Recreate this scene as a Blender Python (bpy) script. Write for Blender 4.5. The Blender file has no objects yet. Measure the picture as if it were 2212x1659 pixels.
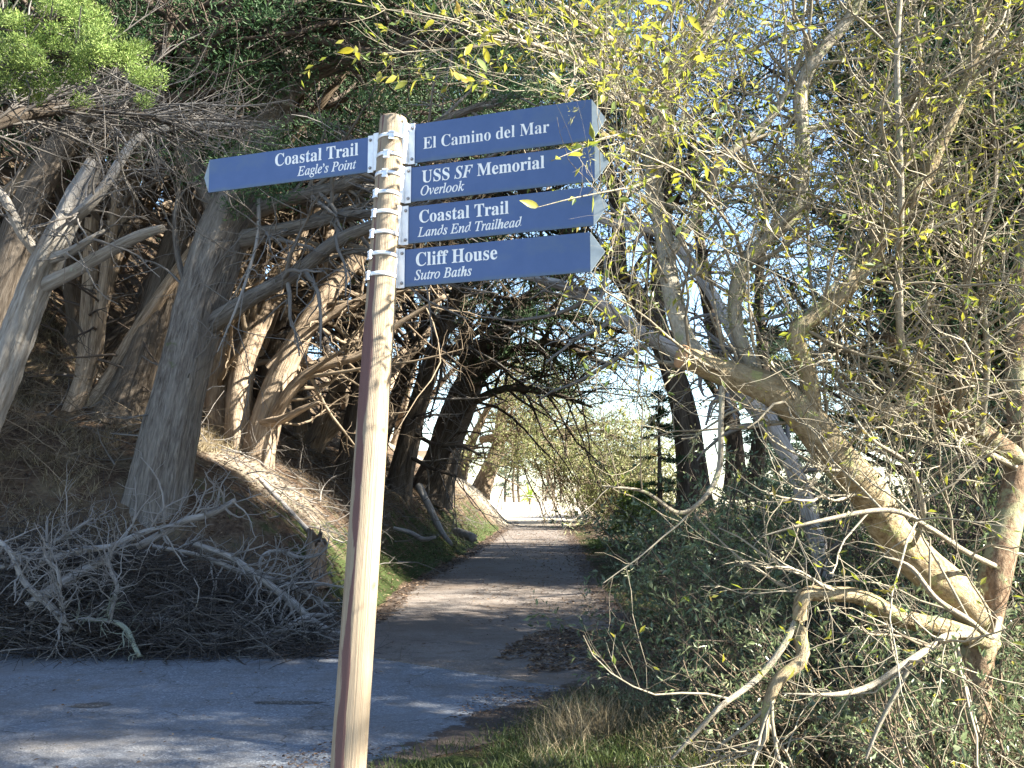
import bpy, math
import numpy as np
from mathutils import Vector, Matrix

# ------------------------------------------------------------------ camera, sky, sun, exposure
sc = bpy.context.scene
COL = sc.collection
F_PX, PITCH, CAM_H = 2100.0, math.radians(6.67), 1.6      # focal length for a 2212 x 1659 frame
cd = bpy.data.cameras.new('camera'); cam = bpy.data.objects.new('camera', cd); COL.objects.link(cam)
cd.sensor_width = 36.0; cd.lens = 36.0 * F_PX / 2212.0; cd.clip_start = 0.05; cd.clip_end = 3000
cam.location = (0, 0, CAM_H); cam.rotation_euler = (math.pi / 2 + PITCH, 0, 0)
sc.camera = cam
SUN_EL, SUN_AZ = math.radians(35), math.radians(105)       # azimuth clockwise from the view direction (+Y)
w = bpy.data.worlds.new('World'); sc.world = w; w.use_nodes = True
nt = w.node_tree; bg = nt.nodes['Background']
sky = nt.nodes.new('ShaderNodeTexSky'); sky.sky_type = 'NISHITA'; sky.sun_disc = False
sky.sun_elevation = SUN_EL; sky.sun_rotation = SUN_AZ; sky.air_density = 1.0; sky.dust_density = 0.3; sky.ozone_density = 1.7
nt.links.new(sky.outputs[0], bg.inputs[0]); bg.inputs[1].default_value = 0.065
sl = bpy.data.lights.new('sun', 'SUN'); sun = bpy.data.objects.new('sun', sl); COL.objects.link(sun)
sl.energy = 5.0; sl.angle = math.radians(0.53); sl.color = (1.0, 0.93, 0.80)
tosun = Vector((math.sin(SUN_AZ) * math.cos(SUN_EL), math.cos(SUN_AZ) * math.cos(SUN_EL), math.sin(SUN_EL)))
sun.rotation_euler = tosun.to_track_quat('Z', 'Y').to_euler(); sun.location = (30, -10, 30)
vs = sc.view_settings
vs.view_transform = 'Standard'; vs.look = 'None'; vs.gamma = 1.0; vs.exposure = 2.9; vs.use_curve_mapping = False
sc.render.engine = 'CYCLES'
cy = sc.cycles
cy.max_bounces = 6; cy.diffuse_bounces = 4; cy.glossy_bounces = 2; cy.transmission_bounces = 3; cy.transparent_max_bounces = 4
cy.use_denoising = True; cy.use_fast_gi = False; cy.sample_clamp_indirect = 6.0; cy.caustics_reflective = False; cy.caustics_refractive = False

# ------------------------------------------------------------------ numeric helpers
R = np.random.default_rng(11)
def A(*a): return np.array(a, float)
def P(u, v, d):
    """world point seen at photo position (u, v) (2212-wide frame) at forward distance d"""
    q = (829.5 - v) / F_PX; s = (u - 1106.0) / F_PX
    c, n = math.cos(PITCH), math.sin(PITCH)
    dy = c - n * q; k = d / dy
    return np.array([s * k, d, CAM_H + (n + c * q) * k])
def PT(lst, d=None):
    return np.array([P(a[0], a[1], a[2] if len(a) > 2 else d) for a in lst])
def nrm(a): return a / np.maximum(np.linalg.norm(a, axis=-1, keepdims=True), 1e-9)
def smooth(e0, e1, x):
    t = np.clip((x - e0) / (e1 - e0), 0, 1); return t * t * (3 - 2 * t)
def spline(pts, n):
    """Catmull-Rom through pts (k,c), n samples evenly in chord length"""
    p = np.asarray(pts, float); k = len(p)
    if k == 2: return p[0] + (p[1] - p[0]) * np.linspace(0, 1, n)[:, None]
    e = np.vstack([2 * p[0] - p[1], p, 2 * p[-1] - p[-2]])
    L = np.r_[0, np.cumsum(np.linalg.norm(np.diff(p[:, :3], axis=0), axis=1))]
    s = np.linspace(0, L[-1], n); i = np.clip(np.searchsorted(L, s, 'right') - 1, 0, k - 2)
    t = ((s - L[i]) / np.maximum(L[i + 1] - L[i], 1e-9))[:, None]
    a, b, c, d = e[i], e[i + 1], e[i + 2], e[i + 3]
    return 0.5 * (2 * b + (c - a) * t + (2 * a - 5 * b + 4 * c - d) * t ** 2 + (3 * b - a - 3 * c + d) * t ** 3)
_ph = np.random.default_rng(3).uniform(0, 6.28, (12, 3)); _dr = nrm(np.random.default_rng(4).normal(size=(12, 2)))
def lump(x, y, f=1.0):
    r = 0
    for i in range(10):
        g = f * 1.35 ** i
        r = r + np.sin(g * (_dr[i, 0] * x + _dr[i, 1] * y) + _ph[i, 0]) / 1.25 ** i * 0.3
    return r

class Geo:
    def __init__(s): s.v, s.q, s.t, s.b, s.n = [], [], [], [], 0
    def add(s, v, q=None, t=None, bark=None):
        v = np.asarray(v, float).reshape(-1, 3)
        if q is not None: s.q.append(np.asarray(q, np.int64).reshape(-1, 4) + s.n)
        if t is not None: s.t.append(np.asarray(t, np.int64).reshape(-1, 3) + s.n)
        s.v.append(v); s.b.append(v if bark is None else np.asarray(bark, float).reshape(-1, 3)); s.n += len(v)
    def box(s, c, h, M=None):
        c = A(*c); h = A(*h)
        v = np.array([[x, y, z] for x in (-1, 1) for y in (-1, 1) for z in (-1, 1)], float) * h
        if M is not None: v = v @ np.asarray(M).T
        s.add(v + c, [[0, 1, 3, 2], [4, 6, 7, 5], [0, 4, 5, 1], [2, 3, 7, 6], [0, 2, 6, 4], [1, 5, 7, 3]])
    def mesh(s, name, mat, base=(0, 0, 0), sm=True):
        me = bpy.data.meshes.new(name)
        v = np.vstack(s.v) - np.asarray(base, float)
        q = np.vstack(s.q) if s.q else np.zeros((0, 4), np.int64); t = np.vstack(s.t) if s.t else np.zeros((0, 3), np.int64)
        me.vertices.add(len(v)); me.vertices.foreach_set('co', v.ravel())
        me.loops.add(q.size + t.size); me.loops.foreach_set('vertex_index', np.r_[q.ravel(), t.ravel()].astype(np.int32))
        me.polygons.add(len(q) + len(t))
        me.polygons.foreach_set('loop_start', np.r_[np.arange(len(q)) * 4, q.size + np.arange(len(t)) * 3].astype(np.int32))
        me.polygons.foreach_set('use_smooth', np.full(len(q) + len(t), sm))
        at = me.attributes.new('bark', 'FLOAT_VECTOR', 'POINT'); at.data.foreach_set('vector', np.vstack(s.b).ravel())
        me.update(calc_edges=True)
        if mat: me.materials.append(mat)
        return me
    def build(s, name, mat, parent=None, base=None, sm=True, kind=None):
        b = (0, 0, 0) if base is None else base
        if parent is not None and base is None: b = parent['_b']
        o = bpy.data.objects.new(name, s.mesh(name, mat, b, sm)); COL.objects.link(o)
        if parent is not None: o.parent = parent; o['_b'] = list(b)
        else: o.location = b
        if kind: o['kind'] = kind
        return o
def thing(name, label, cat, loc, group=None):
    o = bpy.data.objects.new(name, None); COL.objects.link(o); o.location = loc; o.empty_display_size = 0.1
    o['_b'] = [float(x) for x in loc]
    return tag(o, label, cat, group)
def tag(o, label=None, cat=None, group=None, kind=None):
    if label: o['label'] = label
    if cat: o['category'] = cat
    if group: o['group'] = group
    if kind: o['kind'] = kind
    return o
def ring_dirs(paths):
    t = nrm(np.gradient(paths, axis=1)); m = nrm(t.mean(1))
    ref = np.where(np.abs(m[:, 2:3]) < 0.75, A(0, 0, 1), A(0.2, 1, 0)); ref = nrm(ref)
    n1 = nrm(np.cross(t, np.broadcast_to(ref[:, None], t.shape))); return t, n1, np.cross(t, n1)
def tubes(g, paths, radii, k=5):
    """paths (M,N,3), radii (M,N) or (M,N,k): tapered tubes, tip closed by its own small radius"""
    paths = np.asarray(paths, float); M, N = paths.shape[:2]
    if M == 0: return
    radii = np.asarray(radii, float)
    if radii.ndim == 2: radii = np.repeat(radii[:, :, None], k, 2)
    t, n1, n2 = ring_dirs(paths); a = np.arange(k) * 2 * math.pi / k
    off = np.cos(a)[None, None, :, None] * n1[:, :, None] + np.sin(a)[None, None, :, None] * n2[:, :, None]
    V = paths[:, :, None] + radii[..., None] * off
    L = np.concatenate([np.zeros((M, 1)), np.cumsum(np.linalg.norm(np.diff(paths, axis=1), axis=2), 1)], 1)
    r0 = radii.mean(2)[:, :1].repeat(N, 1)
    seed = (np.arange(M) * 3.71)[:, None, None]
    rb0 = np.maximum(r0, 0.12)
    bk = np.stack([rb0[..., None] * np.cos(a) + seed, rb0[..., None] * np.sin(a) + seed * 0.5, np.repeat(L[:, :, None] * 0.16, k, 2)], -1)
    i = (np.arange(M)[:, None, None] * N + np.arange(N - 1)[None, :, None]) * k; j = np.arange(k); j2 = (j + 1) % k
    q = np.stack(np.broadcast_arrays(i + j, i + j2, i + k + j2, i + k + j), -1)
    g.add(V, q.reshape(-1, 4), bark=bk)
def trunk(g, pts, rad, k=26, n=70, flute=0.08, flare=0.0, cap=True, rough=0.03, rng=None, jag=0.0):
    """one bark-ridged stem; pts (m,3), rad at those points"""
    rng = rng or R
    pr = spline(np.column_stack([pts, rad]), n); p, r = pr[:, :3], np.maximum(pr[:, 3], 0.0011)
    L = np.r_[0, np.cumsum(np.linalg.norm(np.diff(p, axis=0), axis=1))]
    th = np.arange(k) * 2 * math.pi / k
    m = np.zeros((n, k)); ph = rng.uniform(0, 6.28, 9)
    for i, f in enumerate((2, 3, 5, 7, 9, 11)):
        m += np.sin(f * th[None] + ph[i] + L[:, None] * rng.uniform(-1.0, 1.6) + 0.6 * np.sin(L[:, None] * 2.3 + ph[i])) / (1 + 0.35 * f)
    nz = rng.normal(size=(n + 4, k)); nz = (nz[:-4] + nz[1:-3] + nz[2:-2] + nz[3:-1] + nz[4:]) / 2.2
    rr = r[:, None] * (1 + flute * m + rough * nz)
    if flare: rr *= 1 + (flare * np.exp(-L / (2.2 * rad[0]))[:, None]) * (0.75 + 0.5 * np.sin(5 * th + ph[7])[None] ** 2)
    if jag: p = p.copy(); p[-1] += 0
    tubes(g, p[None], rr[None], k)
    if cap:
        t = nrm(p[-1] - p[-2]); base = g.n - k
        tip = p[-1] + t * r[-1] * 0.35
        g.v[-1][-k:] += t * (rng.uniform(-1, 1, (k, 1)) * r[-1] * (0.25 + jag))
        g.add(tip[None], t=[[base + j - g.n, base + (j + 1) % k - g.n, 0] for j in range(k)])
    return p, r
def spawn(paths, radii, count, t0, t1, ang, L, npts=6, wig=0.12, trop=(0, 0, 0), rs=0.5, rmax=1e9, tip=0.25, rng=None, up=0.0, bias=None):
    """children branches off polylines (M,N,3): returns paths (count,npts,3), radii, origin t"""
    rng = rng or R; paths = np.asarray(paths); M, N = paths.shape[:2]
    ln = np.linalg.norm(np.diff(paths, axis=1), axis=2).sum(1); i = rng.choice(M, count, p=ln / ln.sum())
    t = rng.uniform(t0, t1, count); f = t * (N - 1); a = np.minimum(f.astype(int), N - 2); fr = (f - a)[:, None]
    p0 = paths[i, a] * (1 - fr) + paths[i, a + 1] * fr; tg = nrm(paths[i, a + 1] - paths[i, a])
    rl = radii[i, a] * (1 - fr[:, 0]) + radii[i, a + 1] * fr[:, 0]
    rv = rng.normal(size=(count, 3))
    if bias is not None: rv = rv + np.asarray(bias, float)
    rv[:, 2] += up
    pr = nrm(rv - (rv * tg).sum(1, keepdims=True) * tg)
    an = np.radians(rng.normal(ang[0], ang[1], count))[:, None]
    d = nrm(np.cos(an) * tg + np.sin(an) * pr)
    ll = np.clip(rng.normal(L[0], L[1], count), L[0] * 0.3, L[0] * 2.2)
    st = (ll / (npts - 1))[:, None]; out = [p0]
    for _ in range(npts - 1):
        d = nrm(d + rng.normal(size=(count, 3)) * wig + np.asarray(trop, float)); out.append(out[-1] + d * st)
    r0 = np.minimum(rl * rs, rmax); rr = r0[:, None] * np.linspace(1, tip, npts)[None]
    return np.stack(out, 1), rr, t
def along(paths, count, t0, t1, rng=None):
    rng = rng or R; M, N = paths.shape[:2]; i = rng.integers(0, M, count); t = rng.uniform(t0, t1, count) * (N - 1)
    a = np.minimum(t.astype(int), N - 2); f = (t - a)[:, None]
    return paths[i, a] * (1 - f) + paths[i, a + 1] * f, nrm(paths[i, a + 1] - paths[i, a])
def leaves(g, pos, d, nv, L, W, fold=0.25):
    """one folded rhombic quad per leaf"""
    d = nrm(d); s = nrm(np.cross(d, nv)); n = np.cross(s, d); L = np.asarray(L)[:, None]; W = np.asarray(W)[:, None]
    m = pos + d * L * 0.45; v = np.stack([pos, m + s * W * .5 + n * W * fold, pos + d * L, m - s * W * .5 + n * W * fold], 1)
    i = np.arange(len(pos))[:, None] * 4; g.add(v, np.hstack([i, i + 1, i + 2, i + 3]))
def tufts(g, cen, rc, per, size, flat=0.7, up=0.5, rng=None, wid=0.26):
    """scale-leaf sprays: 'per' blades filling each clump"""
    rng = rng or R; K = len(cen); rc = np.broadcast_to(rc, (K,))
    o = nrm(rng.normal(size=(K, per, 3))) * rng.uniform(0.05, 1, (K, per, 1)) ** 0.5; o[..., 2] *= flat
    pos = (cen[:, None] + o * rc[:, None, None]).reshape(-1, 3)
    d = nrm(o.reshape(-1, 3) + rng.normal(size=(K * per, 3)) * 0.45 + A(0, 0, up))
    L = rng.uniform(0.6, 1.3, K * per) * size
    leaves(g, pos, d, rng.normal(size=(K * per, 3)), L, L * wid)

# ------------------------------------------------------------------ materials
def newmat(name):
    m = bpy.data.materials.new(name); m.use_nodes = True; n = m.node_tree.nodes; return m, n, m.node_tree.links, n['Principled BSDF']
def node(n, t, **kw):
    x = n.new(t)
    for k, v in kw.items():
        if k.startswith('i_'): x.inputs[k[2:].replace('_', ' ')].default_value = v
        else: setattr(x, k, v)
    return x
def ramp(n, l, src, stops):
    r = n.new('ShaderNodeValToRGB'); e = r.color_ramp.elements
    while len(e) < len(stops): e.new(0.5)
    for x, (p, c) in zip(e, stops): x.position = p; x.color = (*c, 1) if len(c) == 3 else c
    l.new(src, r.inputs[0]); return r.outputs[0]
def mixc(n, l, f, a, b, mode='MIX'):
    x = n.new('ShaderNodeMix'); x.data_type = 'RGBA'; x.blend_type = mode
    for s, v in ((0, f), (6, a), (7, b)):
        if hasattr(v, 'is_linked'): l.new(v, x.inputs[s])
        else: x.inputs[s].default_value = v if s == 0 else (*v, 1)
    return x.outputs[2]
def noise(n, l, vec, scale, detail=4, rough=0.6):
    x = node(n, 'ShaderNodeTexNoise'); x.inputs['Scale'].default_value = scale; x.inputs['Detail'].default_value = detail; x.inputs['Roughness'].default_value = rough
    if vec is not None: l.new(vec, x.inputs['Vector'])
    return x.outputs['Fac']
def bump(n, l, bs, h, strength, dist):
    b = node(n, 'ShaderNodeBump'); b.inputs['Strength'].default_value = strength; b.inputs['Distance'].default_value = dist
    l.new(h, b.inputs['Height']); l.new(b.outputs[0], bs.inputs['Normal'])
def bark_mat(name, dark, mid, light, scale=22, dist=0.03, moss=None, zs=1.0):
    m, n, l, b = newmat(name)
    at = node(n, 'ShaderNodeAttribute', attribute_name='bark'); geo = node(n, 'ShaderNodeNewGeometry')
    mp = node(n, 'ShaderNodeMapping'); mp.inputs['Scale'].default_value = (1, 1, zs); l.new(at.outputs['Vector'], mp.inputs['Vector'])
    f = noise(n, l, mp.outputs[0], scale, 6, 0.65); f2 = noise(n, l, at.outputs['Vector'], scale * 0.22, 3)
    c = ramp(n, l, f, [(0.32, dark), (0.5, mid), (0.68, light)])
    c = mixc(n, l, ramp(n, l, f2, [(0.4, (0, 0, 0)), (0.65, (1, 1, 1))]), c, mixc(n, l, 0.5, c, light))
    if moss:
        f3 = noise(n, l, geo.outputs['Position'], moss[1], 5, 0.7)
        c = mixc(n, l, ramp(n, l, f3, [(moss[2], (0, 0, 0)), (moss[2] + 0.07, (1, 1, 1))]), c, moss[0])
    l.new(c, b.inputs['Base Color']); b.inputs['Roughness'].default_value = 0.9; b.inputs['Specular IOR Level'].default_value = 0.2
    bump(n, l, b, f, 0.9, dist); return m
def twig_mat(name, a, c, scale=3.0):
    m, n, l, b = newmat(name); g = node(n, 'ShaderNodeNewGeometry')
    f = noise(n, l, g.outputs['Position'], scale, 4); r = g.outputs['Random Per Island']
    k = mixc(n, l, r, a, c); k = mixc(n, l, ramp(n, l, f, [(0.35, (0, 0, 0)), (0.7, (1, 1, 1))]), k, mixc(n, l, 0.5, a, c))
    l.new(k, b.inputs['Base Color']); b.inputs['Roughness'].default_value = 0.85; b.inputs['Specular IOR Level'].default_value = 0.25; return m
def leaf_mat(name, cols, trans=0.4, gloss=0.45, tcol=None, noise_s=0.8):
    m, n, l, b = newmat(name); g = node(n, 'ShaderNodeNewGeometry')
    c = ramp(n, l, g.outputs['Random Per Island'], [(i / max(1, len(cols) - 1), k) for i, k in enumerate(cols)])
    f = noise(n, l, g.outputs['Position'], noise_s, 3)
    hs = node(n, 'ShaderNodeHueSaturation'); l.new(c, hs.inputs['Color'])
    mr = node(n, 'ShaderNodeMapRange'); l.new(f, mr.inputs[0]); mr.inputs[1].default_value = 0.3; mr.inputs[2].default_value = 0.7; mr.inputs[3].default_value = 0.65; mr.inputs[4].default_value = 1.3
    l.new(mr.outputs[0], hs.inputs['Value']); c = hs.outputs[0]
    l.new(c, b.inputs['Base Color']); b.inputs['Roughness'].default_value = gloss; b.inputs['Specular IOR Level'].default_value = 0.35
    t = node(n, 'ShaderNodeBsdfTranslucent'); l.new(mixc(n, l, 0.55, c, tcol) if tcol else c, t.inputs[0])
    x = node(n, 'ShaderNodeMixShader'); x.inputs[0].default_value = trans
    l.new(b.outputs[0], x.inputs[1]); l.new(t.outputs[0], x.inputs[2]); l.new(x.outputs[0], n['Material Output'].inputs[0]); return m
def flat_mat(name, c, rough=0.5, metal=0.0):
    m, n, l, b = newmat(name); b.inputs['Base Color'].default_value = (*c, 1); b.inputs['Roughness'].default_value = rough; b.inputs['Metallic'].default_value = metal
    g = node(n, 'ShaderNodeTexCoord'); f = noise(n, l, g.outputs['Object'], 40, 4)
    l.new(mixc(n, l, ramp(n, l, f, [(0.3, (0, 0, 0)), (0.7, (1, 1, 1))]), tuple(x * 0.8 for x in c), c), b.inputs['Base Color']); return m

M = {}
M['cyp'] = bark_mat('cypress_bark', (0.021, 0.0156, 0.0114), (0.06, 0.0468, 0.0348), (0.132, 0.111, 0.09), 26, 0.03)
M['cyp_grey'] = bark_mat('grey_cypress_bark', (0.035, 0.028, 0.024), (0.115, 0.10, 0.086), (0.225, 0.205, 0.18), 34, 0.045, ((0.065, 0.086, 0.022), 1.3, 0.64))
M['cyp_tan'] = bark_mat('tan_cypress_bark', (0.05, 0.034, 0.022), (0.17, 0.125, 0.085), (0.36, 0.29, 0.215), 24, 0.03)
M['snag'] = bark_mat('weathered_snag_wood', (0.084, 0.07, 0.056), (0.182, 0.164, 0.14), (0.294, 0.28, 0.259), 30, 0.02, ((0.245, 0.28, 0.231), 7, 0.66))
M['willow'] = bark_mat('willow_bark', (0.075, 0.05, 0.026), (0.21, 0.16, 0.09), (0.34, 0.285, 0.19), 30, 0.014, ((0.26, 0.26, 0.12), 9, 0.54), 7.0)
M['willow_grey'] = bark_mat('pale_willow_bark', (0.12, 0.10, 0.07), (0.27, 0.235, 0.18), (0.40, 0.37, 0.30), 30, 0.014, ((0.28, 0.29, 0.17), 12, 0.55), 7.0)
M['willow_red'] = bark_mat('reddish_willow_bark', (0.06, 0.038, 0.022), (0.14, 0.09, 0.055), (0.23, 0.175, 0.115), 30, 0.014, ((0.22, 0.21, 0.12), 6, 0.50), 7.0)
M['dead'] = bark_mat('dead_branch_wood', (0.09, 0.08, 0.07), (0.21, 0.195, 0.18), (0.36, 0.345, 0.33), 40, 0.008)
M['lichen'] = bark_mat('lichened_branch', (0.12, 0.128, 0.0975), (0.21, 0.225, 0.173), (0.315, 0.338, 0.27), 40, 0.008)
M['stump'] = bark_mat('rotten_stump', (0.05, 0.03, 0.02), (0.18, 0.11, 0.065), (0.36, 0.27, 0.19), 34, 0.03)
M['tw_dark'] = twig_mat('dark_twigs', (0.042, 0.03, 0.0228), (0.09, 0.072, 0.057))
M['tw_grey'] = twig_mat('grey_twigs', (0.0744, 0.0651, 0.0558), (0.186, 0.174, 0.161))
M['tw_tan'] = twig_mat('tan_twigs', (0.084, 0.06, 0.039), (0.204, 0.162, 0.114))
M['tw_brush'] = twig_mat('brush_twigs', (0.021, 0.018, 0.018), (0.09, 0.081, 0.075))
M['tw_willow'] = twig_mat('willow_twigs', (0.11, 0.088, 0.06), (0.32, 0.29, 0.22), 5)
M['moss'] = leaf_mat('hanging_lichen', [(0.20, 0.21, 0.10), (0.33, 0.33, 0.18), (0.42, 0.42, 0.28)], 0.3, 0.9)
M['fol'] = leaf_mat('cypress_foliage', [(0.022, 0.055, 0.02), (0.034, 0.08, 0.027), (0.058, 0.105, 0.036)], 0.18, 0.6)
M['fol_sun'] = leaf_mat('sunlit_cypress_foliage', [(0.10, 0.17, 0.035), (0.17, 0.25, 0.055), (0.26, 0.32, 0.10)], 0.25, 0.6, None, 3.0)  # brighter copy of the cypress foliage, sunlight put into its colour
M['fol_pale'] = leaf_mat('pale_feathery_foliage', [(0.12, 0.15, 0.05), (0.20, 0.22, 0.08), (0.30, 0.28, 0.15)], 0.4, 0.6)
M['fol_blue'] = leaf_mat('blue_green_foliage', [(0.03, 0.06, 0.045), (0.05, 0.09, 0.06), (0.08, 0.12, 0.075)], 0.2, 0.6)
M['lf_willow'] = leaf_mat('willow_leaves', [(0.06, 0.10, 0.035), (0.09, 0.14, 0.04), (0.13, 0.18, 0.045), (0.24, 0.25, 0.05), (0.34, 0.29, 0.05), (0.16, 0.11, 0.05)], 0.5, 0.4, (0.36, 0.38, 0.03))
M['lf_bush'] = leaf_mat('grey_green_leaves', [(0.07, 0.10, 0.05), (0.11, 0.15, 0.075), (0.16, 0.20, 0.10), (0.21, 0.24, 0.15)], 0.3, 0.3)
M['lf_dark'] = leaf_mat('dark_shrub_leaves', [(0.06, 0.09, 0.04), (0.095, 0.135, 0.055), (0.15, 0.185, 0.085)], 0.3, 0.33)
M['grass'] = leaf_mat('green_grass', [(0.035, 0.052, 0.016), (0.052, 0.078, 0.02), (0.085, 0.105, 0.035)], 0.35, 0.5, None, 2)
M['dry'] = leaf_mat('dry_grass', [(0.12, 0.09, 0.05), (0.21, 0.17, 0.10), (0.33, 0.28, 0.18)], 0.3, 0.7)
M['litter'] = leaf_mat('fallen_leaves', [(0.035, 0.021, 0.014), (0.077, 0.0455, 0.028), (0.14, 0.091, 0.056), (0.21, 0.161, 0.112)], 0.1, 0.7)
M['needle'] = leaf_mat('dead_needles', [(0.018, 0.014, 0.012), (0.035, 0.028, 0.024), (0.06, 0.048, 0.038)], 0.1, 0.8)
M['frond'] = leaf_mat('bright_fronds', [(0.16, 0.26, 0.03), (0.28, 0.38, 0.05)], 0.4, 0.5)

def ground_mat():
    m, n, l, b = newmat('hillside_soil'); g = node(n, 'ShaderNodeNewGeometry'); p = g.outputs['Position']
    at = node(n, 'ShaderNodeAttribute', attribute_name='grass')
    f1 = noise(n, l, p, 2.2, 6); f2 = noise(n, l, p, 14, 6, 0.7); f3 = noise(n, l, p, 60, 3)
    soil = ramp(n, l, f2, [(0.3, (0.03, 0.019, 0.012)), (0.5, (0.075, 0.05, 0.034)), (0.72, (0.15, 0.11, 0.078))])
    soil = mixc(n, l, ramp(n, l, f1, [(0.45, (0, 0, 0)), (0.65, (1, 1, 1))]), soil, mixc(n, l, f3, (0.08, 0.06, 0.04), (0.18, 0.14, 0.09)))
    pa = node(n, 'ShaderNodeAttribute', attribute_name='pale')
    soil = mixc(n, l, pa.outputs['Fac'], soil, mixc(n, l, f2, (0.30, 0.26, 0.20), (0.50, 0.45, 0.37)))  # paler soil colour stands in for strong sun on the ground
    gr = ramp(n, l, f3, [(0.3, (0.026, 0.036, 0.012)), (0.7, (0.05, 0.068, 0.022))])
    mul = node(n, 'ShaderNodeMath', operation='MULTIPLY_ADD'); l.new(f1, mul.inputs[0]); mul.inputs[1].default_value = 1.2; l.new(at.outputs['Fac'], mul.inputs[2])
    l.new(mixc(n, l, ramp(n, l, mul.outputs[0], [(0.85, (0, 0, 0)), (0.99, (1, 1, 1))]), soil, gr), b.inputs['Base Color'])
    b.inputs['Roughness'].default_value = 1.0; b.inputs['Specular IOR Level'].default_value = 0.1; bump(n, l, b, f2, 1.0, 0.06); return m
def asphalt_mat(name, base, chip, dirt, chipamt):
    m, n, l, b = newmat(name); g = node(n, 'ShaderNodeNewGeometry'); p = g.outputs['Position']
    vo = node(n, 'ShaderNodeTexVoronoi'); vo.inputs['Scale'].default_value = 75; l.new(p, vo.inputs['Vector'])
    f1 = noise(n, l, p, 0.9, 5, 0.65); f2 = noise(n, l, p, 120, 2); f3 = noise(n, l, p, 5.0, 6, 0.7)
    ch = node(n, 'ShaderNodeSeparateColor'); l.new(vo.outputs['Color'], ch.inputs[0])
    c = mixc(n, l, ramp(n, l, ch.outputs[0], [(chipamt, (0, 0, 0)), (chipamt + 0.12, (1, 1, 1))]), mixc(n, l, f2, tuple(x * 0.6 for x in base), tuple(x * 1.35 for x in base)), chip)
    c = mixc(n, l, ramp(n, l, f1, [(0.42, (0, 0, 0)), (0.68, (0.55, 0.55, 0.55))]), c, tuple(x * 1.5 for x in base))
    c = mixc(n, l, ramp(n, l, f3, [(0.52, (0, 0, 0)), (0.70, (0.75, 0.75, 0.75))]), c, dirt)
    f6 = noise(n, l, p, 0.55, 6, 0.7); c = mixc(n, l, ramp(n, l, f6, [(0.44, (0, 0, 0)), (0.62, (0.6, 0.6, 0.6))]), c, dirt)
    vc = node(n, 'ShaderNodeTexVoronoi'); vc.feature = 'DISTANCE_TO_EDGE'; vc.inputs['Scale'].default_value = 0.8; vc.inputs['Randomness'].default_value = 1.0
    wv = node(n, 'ShaderNodeVectorMath', operation='MULTIPLY_ADD'); nz = node(n, 'ShaderNodeTexNoise'); nz.inputs['Scale'].default_value = 3.0; nz.inputs['Detail'].default_value = 5; l.new(p, nz.inputs['Vector']); l.new(nz.outputs['Color'], wv.inputs[0]); wv.inputs[1].default_value = (0.6, 0.6, 0.6); l.new(p, wv.inputs[2]); l.new(wv.outputs[0], vc.inputs['Vector'])
    c = mixc(n, l, ramp(n, l, vc.outputs['Distance'], [(0.0, (0.7, 0.7, 0.7)), (0.008, (0, 0, 0))]), c, (0.03, 0.025, 0.02))
    at = node(n, 'ShaderNodeAttribute', attribute_name='dirt')
    md = node(n, 'ShaderNodeMath', operation='MULTIPLY_ADD'); l.new(f3, md.inputs[0]); md.inputs[1].default_value = 1.0; l.new(at.outputs['Fac'], md.inputs[2])
    c = mixc(n, l, ramp(n, l, md.outputs[0], [(0.95, (0, 0, 0)), (1.2, (0.9, 0.9, 0.9))]), c, (0.05, 0.034, 0.024))
    dp = node(n, 'ShaderNodeAttribute', attribute_name='sun_pale'); c = mixc(n, l, dp.outputs['Fac'], c, mixc(n, l, f3, (0.30, 0.26, 0.21), (0.48, 0.43, 0.36)))  # paler colour stands in for sun glare on the far trail
    l.new(c, b.inputs['Base Color']); b.inputs['Roughness'].default_value = 0.85; b.inputs['Specular IOR Level'].default_value = 0.3
    bump(n, l, b, vo.outputs['Distance'], 0.5, 0.008); return m
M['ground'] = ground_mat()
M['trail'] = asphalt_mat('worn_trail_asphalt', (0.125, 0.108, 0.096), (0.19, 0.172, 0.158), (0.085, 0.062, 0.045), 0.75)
M['path'] = asphalt_mat('gravelly_path_asphalt', (0.122, 0.136, 0.158), (0.23, 0.25, 0.28), (0.10, 0.088, 0.078), 0.7)

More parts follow.
